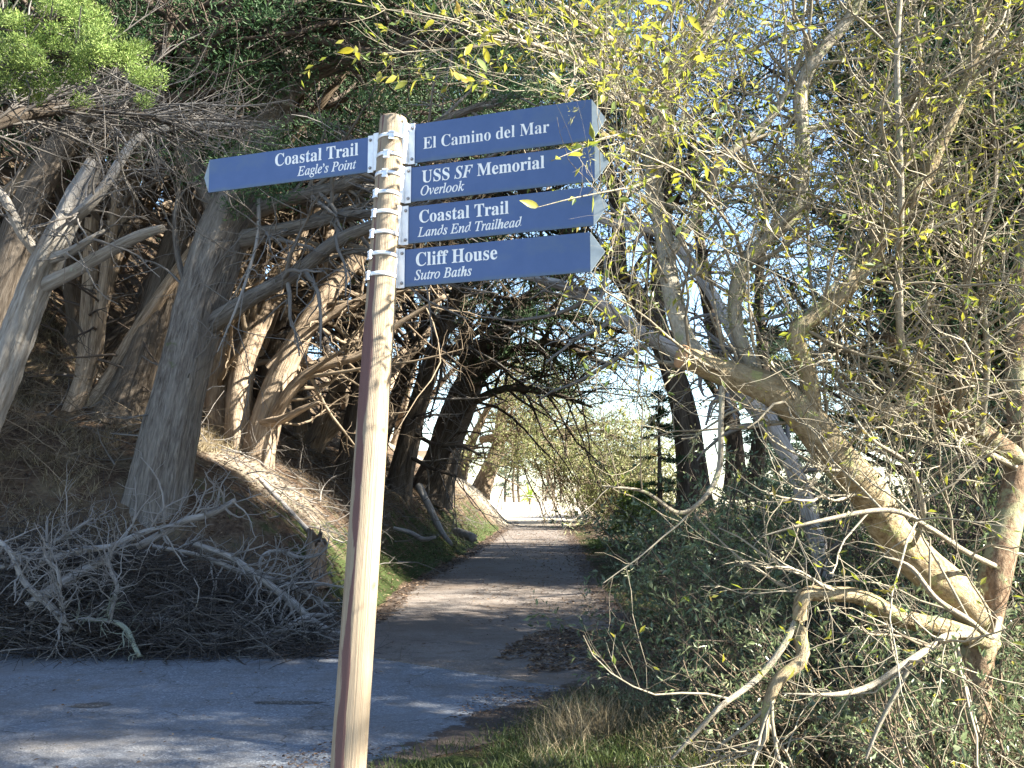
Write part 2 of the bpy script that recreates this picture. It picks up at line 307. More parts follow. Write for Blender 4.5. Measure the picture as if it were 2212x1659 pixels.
M['worn'] = asphalt_mat('worn_asphalt', (0.068, 0.066, 0.064), (0.20, 0.20, 0.20), (0.05, 0.042, 0.036), 0.8)
def wood_mat():
    m, n, l, b = newmat('post_wood'); at = node(n, 'ShaderNodeAttribute', attribute_name='bark')
    sp = node(n, 'ShaderNodeSeparateXYZ'); l.new(at.outputs['Vector'], sp.inputs[0])
    mp = node(n, 'ShaderNodeMapping'); mp.inputs['Scale'].default_value = (1, 1, 0.12); l.new(at.outputs['Vector'], mp.inputs['Vector'])
    f = noise(n, l, mp.outputs[0], 120, 5, 0.6); f2 = noise(n, l, mp.outputs[0], 30, 3); f4 = noise(n, l, at.outputs['Vector'], 24, 4)
    c = ramp(n, l, f, [(0.25, (0.11, 0.08, 0.052)), (0.5, (0.25, 0.195, 0.13)), (0.75, (0.33, 0.27, 0.185))])
    c = mixc(n, l, ramp(n, l, f2, [(0.4, (0, 0, 0)), (0.7, (0.7, 0.7, 0.7))]), c, (0.28, 0.23, 0.165))
    cr = ramp(n, l, f, [(0.60, (0, 0, 0)), (0.64, (1, 1, 1)), (0.67, (0, 0, 0))])
    c = mixc(n, l, mixc(n, l, 0.85, (0, 0, 0), cr), c, (0.10, 0.06, 0.035))
    c = mixc(n, l, ramp(n, l, f4, [(0.60, (0, 0, 0)), (0.72, (0.75, 0.75, 0.75))]), c, (0.17, 0.105, 0.065))
    f7 = noise(n, l, mp.outputs[0], 11, 3); c = mixc(n, l, ramp(n, l, f7, [(0.45, (0, 0, 0)), (0.7, (0.5, 0.5, 0.5))]), c, (0.20, 0.165, 0.125))
    # red-brown resin streak: its own attribute, drawn with a ragged edge
    st = node(n, 'ShaderNodeAttribute', attribute_name='streak'); md = node(n, 'ShaderNodeMath', operation='MULTIPLY_ADD')
    f5 = noise(n, l, at.outputs['Vector'], 46, 6, 0.75); l.new(f5, md.inputs[0]); md.inputs[1].default_value = 0.55; l.new(st.outputs['Fac'], md.inputs[2])
    c = mixc(n, l, ramp(n, l, md.outputs[0], [(0.47, (0, 0, 0)), (0.54, (0.88, 0.88, 0.88))]), c, (0.10, 0.042, 0.042))
    l.new(c, b.inputs['Base Color']); b.inputs['Roughness'].default_value = 0.65; b.inputs['Specular IOR Level'].default_value = 0.3
    bump(n, l, b, f, 0.8, 0.006); return m
M['post'] = wood_mat()
def panel_mat():
    m, n, l, b = newmat('blue_sign_enamel'); g = node(n, 'ShaderNodeTexCoord'); p = g.outputs['Object']
    f = noise(n, l, p, 9, 6, 0.7); f2 = noise(n, l, p, 260, 2)
    at = node(n, 'ShaderNodeAttribute', attribute_name='algae')
    c = mixc(n, l, ramp(n, l, f, [(0.4, (0, 0, 0)), (0.7, (1, 1, 1))]), (0.057, 0.100, 0.225), (0.070, 0.116, 0.25))
    c = mixc(n, l, ramp(n, l, f2, [(0.66, (0, 0, 0)), (0.72, (0.35, 0.35, 0.35))]), c, (0.12, 0.15, 0.22))
    md = node(n, 'ShaderNodeMath', operation='MULTIPLY_ADD'); l.new(f, md.inputs[0]); md.inputs[1].default_value = 0.8; l.new(at.outputs['Fac'], md.inputs[2])
    c = mixc(n, l, ramp(n, l, md.outputs[0], [(0.60, (0, 0, 0)), (1.0, (0.35, 0.35, 0.35))]), c, (0.13, 0.16, 0.06))
    l.new(c, b.inputs['Base Color']); b.inputs['Roughness'].default_value = 0.55; b.inputs['Specular IOR Level'].default_value = 0.3; return m
M['panel'] = panel_mat()
M['tip'] = flat_mat('sign_tip_skylit', (0.20, 0.25, 0.29), 0.5)  # lighter grey-blue: sky light on the folded tip put into its colour
M['letter'] = flat_mat('white_lettering', (0.80, 0.80, 0.78), 0.5)
M['alu'] = flat_mat('brushed_aluminium', (0.80, 0.81, 0.83), 0.5, 0.3)
M['steel'] = flat_mat('stainless_band', (0.76, 0.78, 0.80), 0.4, 0.45)
M['bolt'] = flat_mat('bolt_steel', (0.30, 0.29, 0.30), 0.4, 0.9)
M['gate'] = flat_mat('gate_paint', (0.35, 0.33, 0.30), 0.5, 0.2)
M['cut'] = flat_mat('sawn_wood', (0.42, 0.25, 0.13), 0.8)
M['fruit'] = flat_mat('grey_cones', (0.32, 0.31, 0.30), 0.8)

# ------------------------------------------------------------------ terrain
LB = A([-60, 9.0], [-12, 10.0], [-5.6, 10.7], [-2.9, 11.3], [-2.1, 12.0], [-1.9, 13.5], [-1.96, 16], [-1.25, 24], [-0.05, 43], [-1.0, 53], [-1.3, 70], [-3, 100], [-8, 170], [-20, 400])
RB = A([-1.3, -20], [-1.2, 3], [-0.75, 5.9], [0.0, 6.8], [0.55, 8.1], [1.1, 8.9], [1.5, 12], [1.56, 16], [1.8, 24], [2.4, 43], [3.2, 70], [3.2, 100], [-2, 170], [-10, 400])
def sdist(px, py, B):
    """signed distance to polyline B; positive on its left-hand side"""
    best = np.full(px.shape, 1e9); sg = np.ones(px.shape)
    for a, b in zip(B[:-1], B[1:]):
        e = b - a; t = np.clip(((px - a[0]) * e[0] + (py - a[1]) * e[1]) / (e @ e), 0, 1)
        dx, dy = px - a[0] - t * e[0], py - a[1] - t * e[1]; d = np.hypot(dx, dy)
        s = np.sign(e[0] * (py - a[1]) - e[1] * (px - a[0])); m = d < best - 1e-9
        best = np.where(m, d, best); sg = np.where(m, s, sg)
    return best * sg
def zt(y): return np.interp(y, [-30, 12, 43, 70, 110, 170, 600], [0, 0, 0.5, 0.95, 1.1, 0.4, -9])
def height(x, y):
    x = np.asarray(x, float); y = np.asarray(y, float)
    sl_, sr_ = sdist(x, y, LB), -sdist(x, y, RB)
    z = zt(y) + np.zeros(x.shape)
    s = np.clip(sl_, 0, None)
    far = smooth(150, 50, y)
    bank = 0.55 * s + 0.75 * (1 - np.exp(-(s / 1.0) ** 2)); bank = bank + 0.40 * np.clip(s - 5.0, 0, None); bank = np.where(bank > 24, 24 + (bank - 24) * 0.3, bank); bank = np.where(bank > 1e9, 14 + (bank - 14) * 0.3, bank)
    z = z + bank * (0.25 + 0.75 * far) + smooth(0.3, 2.5, s) * 0.16 * lump(x, y, 1.1) + smooth(0.1, 0.8, s) * 0.04 * lump(x, y, 5)
    r = np.clip(sr_, 0, None)
    z = z + smooth(0.1, 1.2, r) * (0.10 + 0.07 * lump(x, y, 1.3)) - 0.02 * np.minimum(r, 10) - 0.22 * np.clip(r - 13, 0, 60)
    ins = (sl_ < -0.35) & (sr_ < -0.35)
    return np.where(ins, z - 0.02, z)
def gz(x, y): return float(height(np.array([x]), np.array([y]))[0])
def axis(segs):
    out = []
    for a, b, n in segs: out.append(np.linspace(a, b, n, endpoint=False))
    return np.r_[np.concatenate(out), segs[-1][1]]
gx = axis([(-700, -60, 10), (-60, -14, 30), (-14, 6, 110), (6, 30, 24), (30, 700, 12)])
gy = axis([(-60, 3, 12), (3, 32, 140), (32, 80, 50), (80, 200, 24), (200, 1500, 14)])
X, Y = np.meshgrid(gx, gy, indexing='ij'); Z = height(X, Y)
def grid_quads(a, b):
    i = np.arange(a - 1)[:, None] * b + np.arange(b - 1)[None]; return np.stack([i, i + b, i + b + 1, i + 1], -1).reshape(-1, 4)
g = Geo(); g.add(np.stack([X, Y, Z], -1), grid_quads(len(gx), len(gy)))
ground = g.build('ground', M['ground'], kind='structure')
sl_, sr_ = sdist(X, Y, LB).ravel(), -sdist(X, Y, RB).ravel()
gm = np.zeros(X.size)
gm += 0.40 * smooth(1.7, 0.5, sl_) * (sl_ > 0) * smooth(12, 14, Y.ravel()) + 0.35 * smooth(2.5, 0.3, sr_) * (sr_ > 0)
gm += 0.16 * (sl_ > 0) * smooth(2.0, 1.0, np.hypot(X.ravel() + 3.6, Y.ravel() - 13.4)) + 0.25 * (sl_ > 0) * smooth(0.5, 0.1, sl_)
gm *= smooth(42, 34, Y.ravel())
at = ground.data.attributes.new('grass', 'FLOAT', 'POINT'); at.data.foreach_set('value', gm)
pale = smooth(36, 44, Y.ravel() + 1.5 * lump(X.ravel(), Y.ravel(), .8)) * smooth(9, 3, sl_) * smooth(5, 1, sr_)  # far clearing and bank painted pale as if in full sun
pale = np.maximum(pale, .45 * smooth(1.6, .6, np.hypot((X.ravel() + 4.3) / 1.3, Y.ravel() - 15.4)))  # sunlit patch painted on the mound
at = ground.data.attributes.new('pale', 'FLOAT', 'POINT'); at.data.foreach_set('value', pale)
def sheet(name, xs, ts, ylo, yhi, mat, lift, dirtf):
    """sheet filling x in xs between curves ylo(x), yhi(x)"""
    g = Geo(); V = []
    for x in xs:
        a, b = ylo(x), yhi(x); V.append(np.column_stack([np.full(len(ts), x), a + (b - a) * ts, np.zeros(len(ts))]))
    V = np.array(V); V[..., 2] = zt(V[..., 1]) + lift; g.add(V, grid_quads(len(xs), len(ts)))
    o = g.build(name, mat, kind='structure'); at = o.data.attributes.new('dirt', 'FLOAT', 'POINT'); at.data.foreach_set('value', dirtf(V[..., 0].ravel(), V[..., 1].ravel())); return o
def edge_dirt(x, y):
    a, b = -sdist(x, y, LB), sdist(x, y, RB)
    return 0.75 * smooth(0.75, 0.0, a) + 0.7 * smooth(0.8, 0.0, b) + 0.35 * smooth(1.1, 0.2, np.hypot((x - 0.75) / 1.4, (y - 10.6) / 1.5)) + 0.25 * smooth(1.3, 0.3, np.hypot((x - 0.1) / 1.2, (y - 7.2) / 0.8))
junx = A(-2.6, -2.0, -1.46, -0.6, 0.1, 0.58, 0.95, 1.25); juny = A(11.5, 10.7, 10.05, 9.35, 8.75, 8.4, 8.15, 8.05)
lbx = lambda x: np.interp(x, LB[:5, 0], LB[:5, 1])
xs = np.unique(np.r_[np.linspace(-60, -8, 20), np.linspace(-8, 1.25, 90)])
sheet('cross_path', xs, np.linspace(0, 1, 60),
      lambda x: np.interp(x, [-60, -1.22, -1.2, -0.75, 0.0, 0.55, 1.1, 1.3], [-20, -20, 3, 5.9, 6.8, 7.9, 8.03, 8.04]) + 0.04 * math.sin(9 * x) + 0.03 * math.sin(23 * x),
      lambda x: (lbx(x) if x < -2.6 else np.interp(x, junx, juny) + 0.02) + 0.06 * math.sin(7 * x) * (x < -2.6) + 0.04 * math.sin(19 * x) * (x < -2.6), M['path'], 0.004, edge_dirt)
# trail: rows across, from the junction lip to the far meadow
ys = np.r_[np.linspace(0, 1, 120) ** 1.8 * 150 + 0.0]
g = Geo(); V = []
lby = lambda y: np.interp(y, LB[4:, 1], LB[4:, 0]); rby = lambda y: np.interp(y, RB[3:, 1], RB[3:, 0])
tx = np.linspace(0, 1, 22)
for s in ys:
    row = []
    for t in tx:
        y0 = np.interp(t, [0, 1], [11.55, 8.08]); xx = None
        xj = -2.6 + t * 3.85; yj = np.interp(xj, junx, juny); y = yj + s
        a, b = lby(max(y, 12.0)), rby(y)
        k = smooth(0, 3.5, s); wob = 0.05 * math.sin(3.1 * y) + 0.04 * math.sin(7.7 * y)
        x = xj * (1 - k) + (a + wob * (t < .5) + (b - wob * (t > .5) - a) * t) * k
        row.append((x, y, zt(y) + 0.014))
    V.append(row)
V = np.array(V); g.add(V, grid_quads(len(ys), len(tx))[:, ::-1])
lipi = np.arange(len(tx)); v2 = V[0].copy(); v2[:, 2] -= 0.02; v2[:, 1] -= 0.012
g.add(np.vstack([V[0], v2]), [[i, i + len(tx), i + len(tx) + 1, i + 1] for i in range(len(tx) - 1)])
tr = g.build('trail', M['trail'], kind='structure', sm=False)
vv = np.vstack(g.v); at = tr.data.attributes.new('dirt', 'FLOAT', 'POINT'); at.data.foreach_set('value', edge_dirt(vv[:, 0], vv[:, 1]) * smooth(44, 38, vv[:, 1]))
at = tr.data.attributes.new('sun_pale', 'FLOAT', 'POINT'); at.data.foreach_set('value', .95 * smooth(36, 45, vv[:, 1] + 1.5 * lump(vv[:, 0], vv[:, 1], .9)))  # far stretch painted paler as sunlit

# worn spots where the top layer of the cross path has broken away
rq = np.random.default_rng(9)
for px, py, rx, ry in ((-3.25, 7.75, .17, .08), (-1.75, 7.85, .32, .055)):
    g = Geo(); an = np.arange(40) * 2 * math.pi / 40; rr_ = 1 + .22 * np.sin(2 * an + rq.uniform(0, 6)) + .12 * np.sin(5 * an + rq.uniform(0, 6)) + rq.normal(size=40) * .07
    rim = np.column_stack([px + rx * rr_ * np.cos(an), py + ry * rr_ * np.sin(an), np.full(40, float(zt(py)) + .0085)])
    g.add(np.vstack([rim, [[px, py, float(zt(py)) + .0085]]]), t=[[i, (i + 1) % 40, 40] for i in range(40)]); g.build('worn_patch', M['worn'], kind='structure', sm=False)

# ------------------------------------------------------------------ signpost
top, bot = P(850, 262, 3.30), P(752, 1659, 3.06)
ax = nrm(top - bot); foot = bot + ax * ((-0.35 - bot[2]) / ax[2]); gp = foot + ax * ((0.0 - foot[2]) / ax[2])
sp = thing('signpost', 'wooden trail signpost with five blue directional signs strapped to a leaning round post', 'signpost', gp)
npost, kpost = 90, 40
s = np.linspace(0, 1, npost)
pp = foot + (top - foot) * s[:, None]
rad = 0.0565 - 0.0085 * s; th = np.arange(kpost) * 2 * math.pi / kpost
rr = np.repeat(rad[:, None], kpost, 1) * (1 + 0.012 * np.sin(2 * th + 1)[None] + 0.006 * R.normal(size=(npost, kpost)).cumsum(0) / 9)
pp = np.vstack([pp, top + ax * 0.006, top + ax * 0.010]); rr = np.vstack([rr, rr[-1:] * 0.965, rr[-1:] * 0.86])
g = Geo(); tubes(g, pp[None], rr[None], kpost)
g.add((top + ax * 0.011)[None], t=[[-kpost + j, -kpost + (j + 1) % kpost, 0] for j in range(kpost)])
po = g.build('post', M['post'], sp)
vv = np.vstack(g.v); hz = (vv - foot) @ ax; rel = vv - foot - hz[:, None] * ax
camd = A(0, 0, CAM_H) - foot; fr = nrm(A(camd[0], camd[1], 0)); rt = A(-fr[1], fr[0], 0)     # towards camera, photo-right
side = (rel @ rt) / 0.055; front = rel @ fr
htop = (top - foot) @ ax
wid = np.interp(htop - hz, [0, 0.45, 0.62, 1.0, 1.7, 3], [0.05, 0.07, 0.16, 0.20, 0.17, 0.2]); cenr = -0.58 + 0.10 * np.sin(hz * 1.7) + 0.05 * np.sin(hz * 7.3 + 1) + 0.03 * np.sin(hz * 19)
wid = wid * (1 + .45 * np.sin(hz * 5.1 + 2) + .3 * np.sin(hz * 13.7) + .2 * np.sin(hz * 31))
strk = (front > 0) * np.clip(1.0 - np.abs(side - cenr) / np.maximum(wid * 2.0, 0.1), 0, 1) * np.interp(htop - hz, [0, 0.5, 0.7, 3], [0.75, 0.78, 1.0, 1.0])
at = po.data.attributes.new('streak', 'FLOAT', 'POINT'); at.data.foreach_set('value', strk * 0.5)
SD = nrm(A(math.cos(math.radians(20)), -math.sin(math.radians(20)), 0))      # signs point this way / the other way
SN = A(-SD[1], SD[0], 0) * -1.0                                              # panel face, towards the viewer
UPV = A(0, 0, 1)
def frame_obj(name, geo, mat, origin, ex, ey, ez, parent, sm=False):
    """geometry given in a local frame (ex, ey, ez) at origin, placed under parent"""
    o = geo.build(name, mat, None, base=(0, 0, 0), sm=sm)
    Mx = Matrix(((ex[0], ey[0], ez[0], origin[0]), (ex[1], ey[1], ez[1], origin[1]), (ex[2], ey[2], ez[2], origin[2]), (0, 0, 0, 1)))
    pb = parent['_m'] if '_m' in parent else None
    o.parent = parent
    if pb is None: o.matrix_local = Matrix.Translation(-Vector(parent['_b'])) @ Mx
    else: o.matrix_local = Matrix([pb[i * 4:i * 4 + 4] for i in range(4)]).inverted() @ Mx
    o['_m'] = [x for r in Mx for x in r]; return o
def mathtext(t, base):
    o = ''
    for c in t:
        if 'A' <= c <= 'Z': o += chr(base + ord(c) - 65)
        elif 'a' <= c <= 'z': o += chr((0x1D468 if (base == 0x1D434 and c == 'h') else base) + 26 + ord(c) - 97)
        else: o += c
    return o
def text_mesh(runs, offset):
    c = bpy.data.curves.new('lettering', 'FONT'); c.body = ''.join(mathtext(t, b) for t, b in runs); c.size = 1; c.offset = offset; c.extrude = 0.0; c.resolution_u = 4
    o = bpy.data.objects.new('lettering', c); COL.objects.link(o); bpy.context.view_layer.update()
    me = bpy.data.meshes.new_from_object(o.evaluated_get(bpy.context.evaluated_depsgraph_get())); bpy.data.objects.remove(o)
    v = np.empty(len(me.vertices) * 3); me.vertices.foreach_get('co', v); return me, v.reshape(-1, 3)
B, I, BI = 0x1D400, 0x1D434, 0x1D468
def at_h(z): return foot + ax * ((z - foot[2]) / ax[2])
def panel(u_edge, vt, vb, d0, length, sgn, lines, tiplen):
    pt, pb_ = P(u_edge, vt, d0), P(u_edge, vb, d0); H = pt[2] - pb_[2]
    ex = SD * sgn; ez = UPV; ey = np.cross(ez, ex); org = pb_            # ey points away from the viewer for sgn=+1
    yv = -1.0 if sgn > 0 else 1.0                                        # local direction towards the viewer
    th_ = 0.003
    nx, nz = 24, 8
    g = Geo()
    xg, zg = np.meshgrid(np.linspace(0, length, nx), np.linspace(0, H, nz), indexing='ij')
    q = grid_quads(nx, nz)
    for sy in (-1, 1):
        g.add(np.stack([xg, np.full(xg.shape, th_ * sy), zg], -1), q if sy < 0 else q[:, ::-1])
    g.add([[0, -th_, 0], [length, -th_, 0], [length, th_, 0], [0, th_, 0], [0, -th_, H], [length, -th_, H], [length, th_, H], [0, th_, H]],
          [[0, 3, 2, 1], [4, 5, 6, 7], [0, 4, 7, 3], [1, 2, 6, 5]])
    po_ = frame_obj('sign_panel', g, M['panel'], org, ex, ey, ez, sp)
    vv = np.vstack(g.v); at = po_.data.attributes.new('algae', 'FLOAT', 'POINT')
    at.data.foreach_set('value', 0.55 * np.exp(-vv[:, 2] / 0.012) + 0.30 * smooth(0, length, vv[:, 0]) * smooth(0.2, 0.6, vv[:, 2] / H))
    # pointed tip, folded back a little
    g = Geo(); a = [length + 0.0006, 0, 0.0]; b = [length + 0.0006, 0, H]; c = [length + tiplen, 0, H * 0.5]
    tv = []
    for sy in (-1, 1):
        for p_ in (a, b, c): tv.append([p_[0], th_ * sy * 0.9 + (-yv) * (0.010 if p_ is c else 0), p_[2]])
    g.add(tv, q=[[0, 3, 4, 1], [1, 4, 5, 2], [2, 5, 3, 0]], t=[[0, 1, 2], [3, 5, 4]])
    frame_obj('arrow_tip', g, M['tip'], org, ex, ey, ez, po_)
    for runs, x0, x1, zb, off in lines:
        me, v = text_mesh(runs, off); me.materials.clear(); me.materials.append(M['letter'])
        wv = v[:, 0].max() - v[:, 0].min(); k = (x1 - x0) * length / wv
        ky = k * 1.10
        o = bpy.data.objects.new('lettering', me); COL.objects.link(o); o.parent = po_
        xx = (v[:, 0] - v[:, 0].min()) * k + x0 * length if sgn > 0 else length * (1 - x0) - (v[:, 0] - v[:, 0].min()) * k
        vv = np.column_stack([xx, np.full(len(v), yv * (th_ + 0.0006)), zb * H + v[:, 1] * ky]); me.vertices.foreach_set('co', vv.ravel())
        if sgn < 0: pass
        me.update()
    return org, H, ex, ey, yv, po_
def post_band(z, buckle_ang):
    c = at_h(z); r = 0.0565 - 0.0085 * ((z - foot[2]) / (top[2] - foot[2])) + 0.0012
    n, g = 48, Geo(); a = np.linspace(0, 2 * math.pi, n, endpoint=False)
    e1 = nrm(np.cross(ax, fr)); e2 = np.cross(ax, e1); hh = 0.0068; t2 = 0.0012
    rings = []
    for (rr_, h_) in ((r, -hh), (r + t2, -hh), (r + t2, hh), (r, hh)):
        rings.append(c + ax * h_ + rr_ * (np.cos(a)[:, None] * e1 + np.sin(a)[:, None] * e2))
    V = np.array(rings); i = np.arange(n); j = (i + 1) % n
    g.add(V, np.vstack([np.column_stack([k * n + i, k * n + j, ((k + 1) % 4) * n + j, ((k + 1) % 4) * n + i]) for k in range(4)]))
    b = g.build('band_clamp', M['steel'], sp)
    d = math.cos(buckle_ang) * fr + math.sin(buckle_ang) * rt; sdir = np.cross(ax, d)
    g = Geo(); Mx = np.column_stack([sdir, d, ax])
    cc = c + d * (r + 0.004)
    g.box(cc, (0.0095, 0.003, 0.0095), Mx); g.box(cc + ax * 0.0125 + d * 0.001, (0.0095, 0.0045, 0.003), Mx); g.box(cc - ax * 0.0125 + d * 0.001, (0.0095, 0.0045, 0.003), Mx)
    g.box(cc + sdir * 0.007 + d * 0.004, (0.002, 0.002, 0.006), Mx)
    g.build('buckle', M['steel'], b, sm=False)
def bracket(org, H, ex, ey, yv, sgn):
    """folded aluminium bracket: cheek against the post, step, flange bolted on the panel edge"""
    th_ = 0.003; g = Geo(); z0, z1 = -0.004, H + 0.004
    pc = at_h(org[2] + H * 0.5); px = (pc - org) @ ex                       # post axis in the local frame (x<0)
    yf = yv * (th_ + 0.0022)
    prof = [(0.019, yf), (-0.004, yf), (-0.0065, yf + yv * 0.009), (-0.014, yf + yv * 0.016), (px + 0.046, yf + yv * 0.016), (px + 0.036, yf + yv * 0.022)]
    tk = 0.0024
    p2 = np.array(prof); tn = np.gradient(p2, axis=0); nn = np.column_stack([-tn[:, 1], tn[:, 0]]); nn /= np.linalg.norm(nn, axis=1)[:, None]
    a, b = p2 + nn * tk * .5, p2 - nn * tk * .5; m = len(p2)
    lean = lambda z: (ax[:2] @ ex[:2]) / ax[2] * (z - H * 0.5)
    V = []
    for z in (z0, z1):
        for arr in (a, b):
            for i, (x, y) in enumerate(arr): V.append([x + (lean(z) if i >= 3 else lean(z) * 0.35), y, z])
    V = np.array(V); i = np.arange(m - 1); f = []
    f += [[k, k + 1, 2 * m + k + 1, 2 * m + k] for k in i]; f += [[m + k + 1, m + k, 3 * m + k, 3 * m + k + 1] for k in i]
    f += [[k + 1, k, m + k, m + k + 1] for k in i]; f += [[2 * m + k, 2 * m + k + 1, 3 * m + k + 1, 3 * m + k] for k in i]
    f += [[0, 2 * m, 3 * m, m], [m - 1, 2 * m - 1, 4 * m - 1, 3 * m - 1]]
    g.add(V, f); o = frame_obj('bracket', g, M['alu'], org, ex, ey, UPV, sp)
    for zz in (0.10, 0.90):
        g = Geo(); a = np.arange(12) * 2 * math.pi / 12; rings = []
        for rr_, hh in ((0.0062, 0.001), (0.0062, 0.0024), (0.0045, 0.0026), (0.0042, 0.0065), (0.003, 0.0075)):
            rings.append(np.column_stack([0.0095 + rr_ * np.cos(a), np.full(12, yf + yv * hh), zz * H + rr_ * np.sin(a)]))
        V = np.array(rings); q = [[k * 12 + i, k * 12 + (i + 1) % 12, (k + 1) * 12 + (i + 1) % 12, (k + 1) * 12 + i] for k in range(4) for i in range(12)]
        g.add(V.reshape(-1, 3), q); g.add((V[-1].mean(0) + A(0, yv * 0.0006, 0))[None], t=[[-12 + i, -12 + (i + 1) % 12, 0] for i in range(12)])
        frame_obj('bolt', g, M['bolt'], org, ex, ey, UPV, o)
PANELS = [
    (886, 271, 354, 3.275, 0.655, 1, [([('El Camino del Mar', B)], 0.078, 0.778, 0.33, -0.003)], 0.045),
    (878, 364, 438, 3.262, 0.672, 1, [([('USS ', B), ('SF ', BI), ('Memorial', B)], 0.088, 0.748, 0.52, 0.004), ([('Overlook', I)], 0.082, 0.325, 0.155, 0.012)], 0.045),
    (872, 449, 528, 3.25, 0.672, 1, [([('Coastal Trail', B)], 0.088, 0.572, 0.535, 0.004), ([('Lands End Trailhead', I)], 0.08, 0.640, 0.16, 0.012)], 0.045),
    (864, 541, 621, 3.235, 0.668, 1, [([('Cliff House', B)], 0.090, 0.530, 0.53, 0.004), ([('Sutro Baths', I)], 0.083, 0.395, 0.16, 0.012)], 0.045),
    (806, 296, 371, 3.345, 0.700, -1, [([('Coastal Trail', B)], 0.418, 0.915, 0.53, 0.004), ([('Eagle\u2019s Point', I)], 0.556, 0.905, 0.15, 0.012)], 0.030)]
for pa in PANELS:
    org, H, ex, ey, yv, po_ = panel(*pa); bracket(org, H, ex, ey, yv, pa[5])
for i, v in enumerate((292, 334, 377, 420, 464, 509, 556, 601)):
    post_band(P(835, v, 3.24)[2], (-0.1, -0.35, -0.35, -1.0, -1.0, -1.05, -1.1, -1.15)[i])

# ------------------------------------------------------------------ generic cypress
def cypress_parts(h, lean, nst, spread, crown, seed, rbase=0.22, fol=36, fsize=0.09, limbs=16, dead=14, twig=6, limbL=0.30, bend=(0, 0, 0), trop=0.05, clump=0.30, fper=1.0, stems=None, tip=0.12, wig=0.075, lt0=0.30):
    rng = np.random.default_rng(seed); out = {'stems': []}
    if stems is None:
        paths, rads = [], []
        for i in range(nst):
            d = nrm(A(lean[0], lean[1], 1.0) + rng.normal(size=3) * A(spread, spread, 0.08)); p = [A(*(rng.normal(size=2) * 0.10 * (nst > 1)), -0.25)]
            L = h * rng.uniform(0.78, 1.08); st = L / 13
            for k in range(13):
                d = nrm(d + rng.normal(size=3) * wig + A(*bend) * 0.02 + A(0, 0, 0.012)); p.append(p[-1] + d * st)
            r0 = rbase * (rng.uniform(0.6, 1.0) if nst > 1 else 1); paths.append(p); rads.append(r0 * np.linspace(1, tip, 14) ** 0.9)
        paths, rads = np.array(paths), np.array(rads)
    else: paths, rads = stems
    for p, r in zip(paths, rads):
        g = Geo(); trunk(g, p, r, k=16, n=44, flute=0.09, flare=0.35, rng=rng); out['stems'].append(g)
    br = Geo()
    n1 = limbs * len(paths); lp, lr, lt = spawn(paths, rads, n1, lt0, 0.98, (62, 16), (h * limbL, h * limbL * .3), 8, 0.16, (0, 0, trop), 0.5, rbase * .4, 0.2, rng)
    tubes(br, lp, lr, 5)
    dp, dr, _ = spawn(paths, rads, dead * len(paths), 0.08, 0.7, (78, 18), (h * 0.11, h * .05), 6, 0.2, (0, 0, -0.02), 0.3, 0.03, 0.25, rng); tubes(br, dp, dr, 4)
    sp_, sr2, _ = spawn(lp, lr, n1 * 3, 0.25, 1.0, (45, 15), (h * 0.10, h * .04), 5, 0.2, (0, 0, 0.03), 0.6, 0.03, 0.3, rng); tubes(br, sp_, sr2, 4)
    allp = np.concatenate([sp_, dp[:, :5]]); allr = np.concatenate([sr2, dr[:, :5]])
    tp, tr_, _ = spawn(allp, allr, len(allp) * twig, 0.2, 1.0, (50, 18), (0.42, 0.16), 4, 0.25, (0, 0, 0), 0.7, 0.010, 0.5, rng); tubes(br, tp, tr_, 3)
    zc = -0.25 + crown * (paths[:, -1, 2].mean())
    cen, _ = along(sp_, int(n1 * fper * 8), 0.35, 1.0, rng); ce2, _ = along(lp, int(n1 * 2 * fper), 0.7, 1.0, rng); cen = np.vstack([cen, ce2]); keep = rng.uniform(size=len(cen)) < smooth(zc - 0.9, zc + 0.7, cen[:, 2]); cen = cen[keep]
    fg = Geo()
    if fol and len(cen): tufts(fg, cen + rng.normal(size=cen.shape) * 0.08, rng.uniform(0.5, 1.2, len(cen)) * clump, fol, fsize, 0.6, 0.45, rng)
    out['branch'] = br; out['fol'] = fg; return out
TREE = {}
def tree_proto(key, mats, **kw):
    o = cypress_parts(**kw)
    TREE[key] = ([x.mesh('trunk', mats[0]) for x in o['stems']], o['branch'].mesh('branchwork', mats[1]), o['fol'].mesh('foliage', mats[2], sm=False) if o['fol'].n else None)
def plant_tree(key, name, label, cat, x, y, rot=0.0, s=1.0, group=None, sink=0.1, z=None):
    t = thing(name, label, cat, (x, y, (gz(x, y) if z is None else z) - sink), group); t.rotation_euler = (0, 0, math.radians(rot)); t.scale = (s, s, s)
    st, br, fo = TREE[key]
    for m in st: o = bpy.data.objects.new('trunk', m); COL.objects.link(o); o.parent = t
    o = bpy.data.objects.new('branchwork', br); COL.objects.link(o); o.parent = t; o['kind'] = 'stuff'
    if fo: o = bpy.data.objects.new('foliage', fo); COL.objects.link(o); o.parent = t; o['kind'] = 'stuff'
    return t
CM = (M['cyp'], M['tw_dark'], M['fol']); TM = (M['cyp_tan'], M['tw_tan'], M['fol'])
FM = (M['cyp_tan'], M['tw_dark'], M['fol'])
tree_proto('fanA', FM, h=11, lean=(0.42, 0.0), nst=5, spread=0.20, crown=0.58, seed=21, rbase=0.20, limbs=14, dead=18, twig=3, fper=1.2)
tree_proto('fanB', FM, h=12, lean=(0.30, 0.0), nst=4, spread=0.26, crown=0.55, seed=22, rbase=0.22, limbs=15, dead=18, twig=3, fper=1.2)
tree_proto('oneA', CM, h=12, lean=(0.30, 0.05), nst=1, spread=0.05, crown=0.45, seed=23, rbase=0.30, limbs=46, dead=40, twig=4)
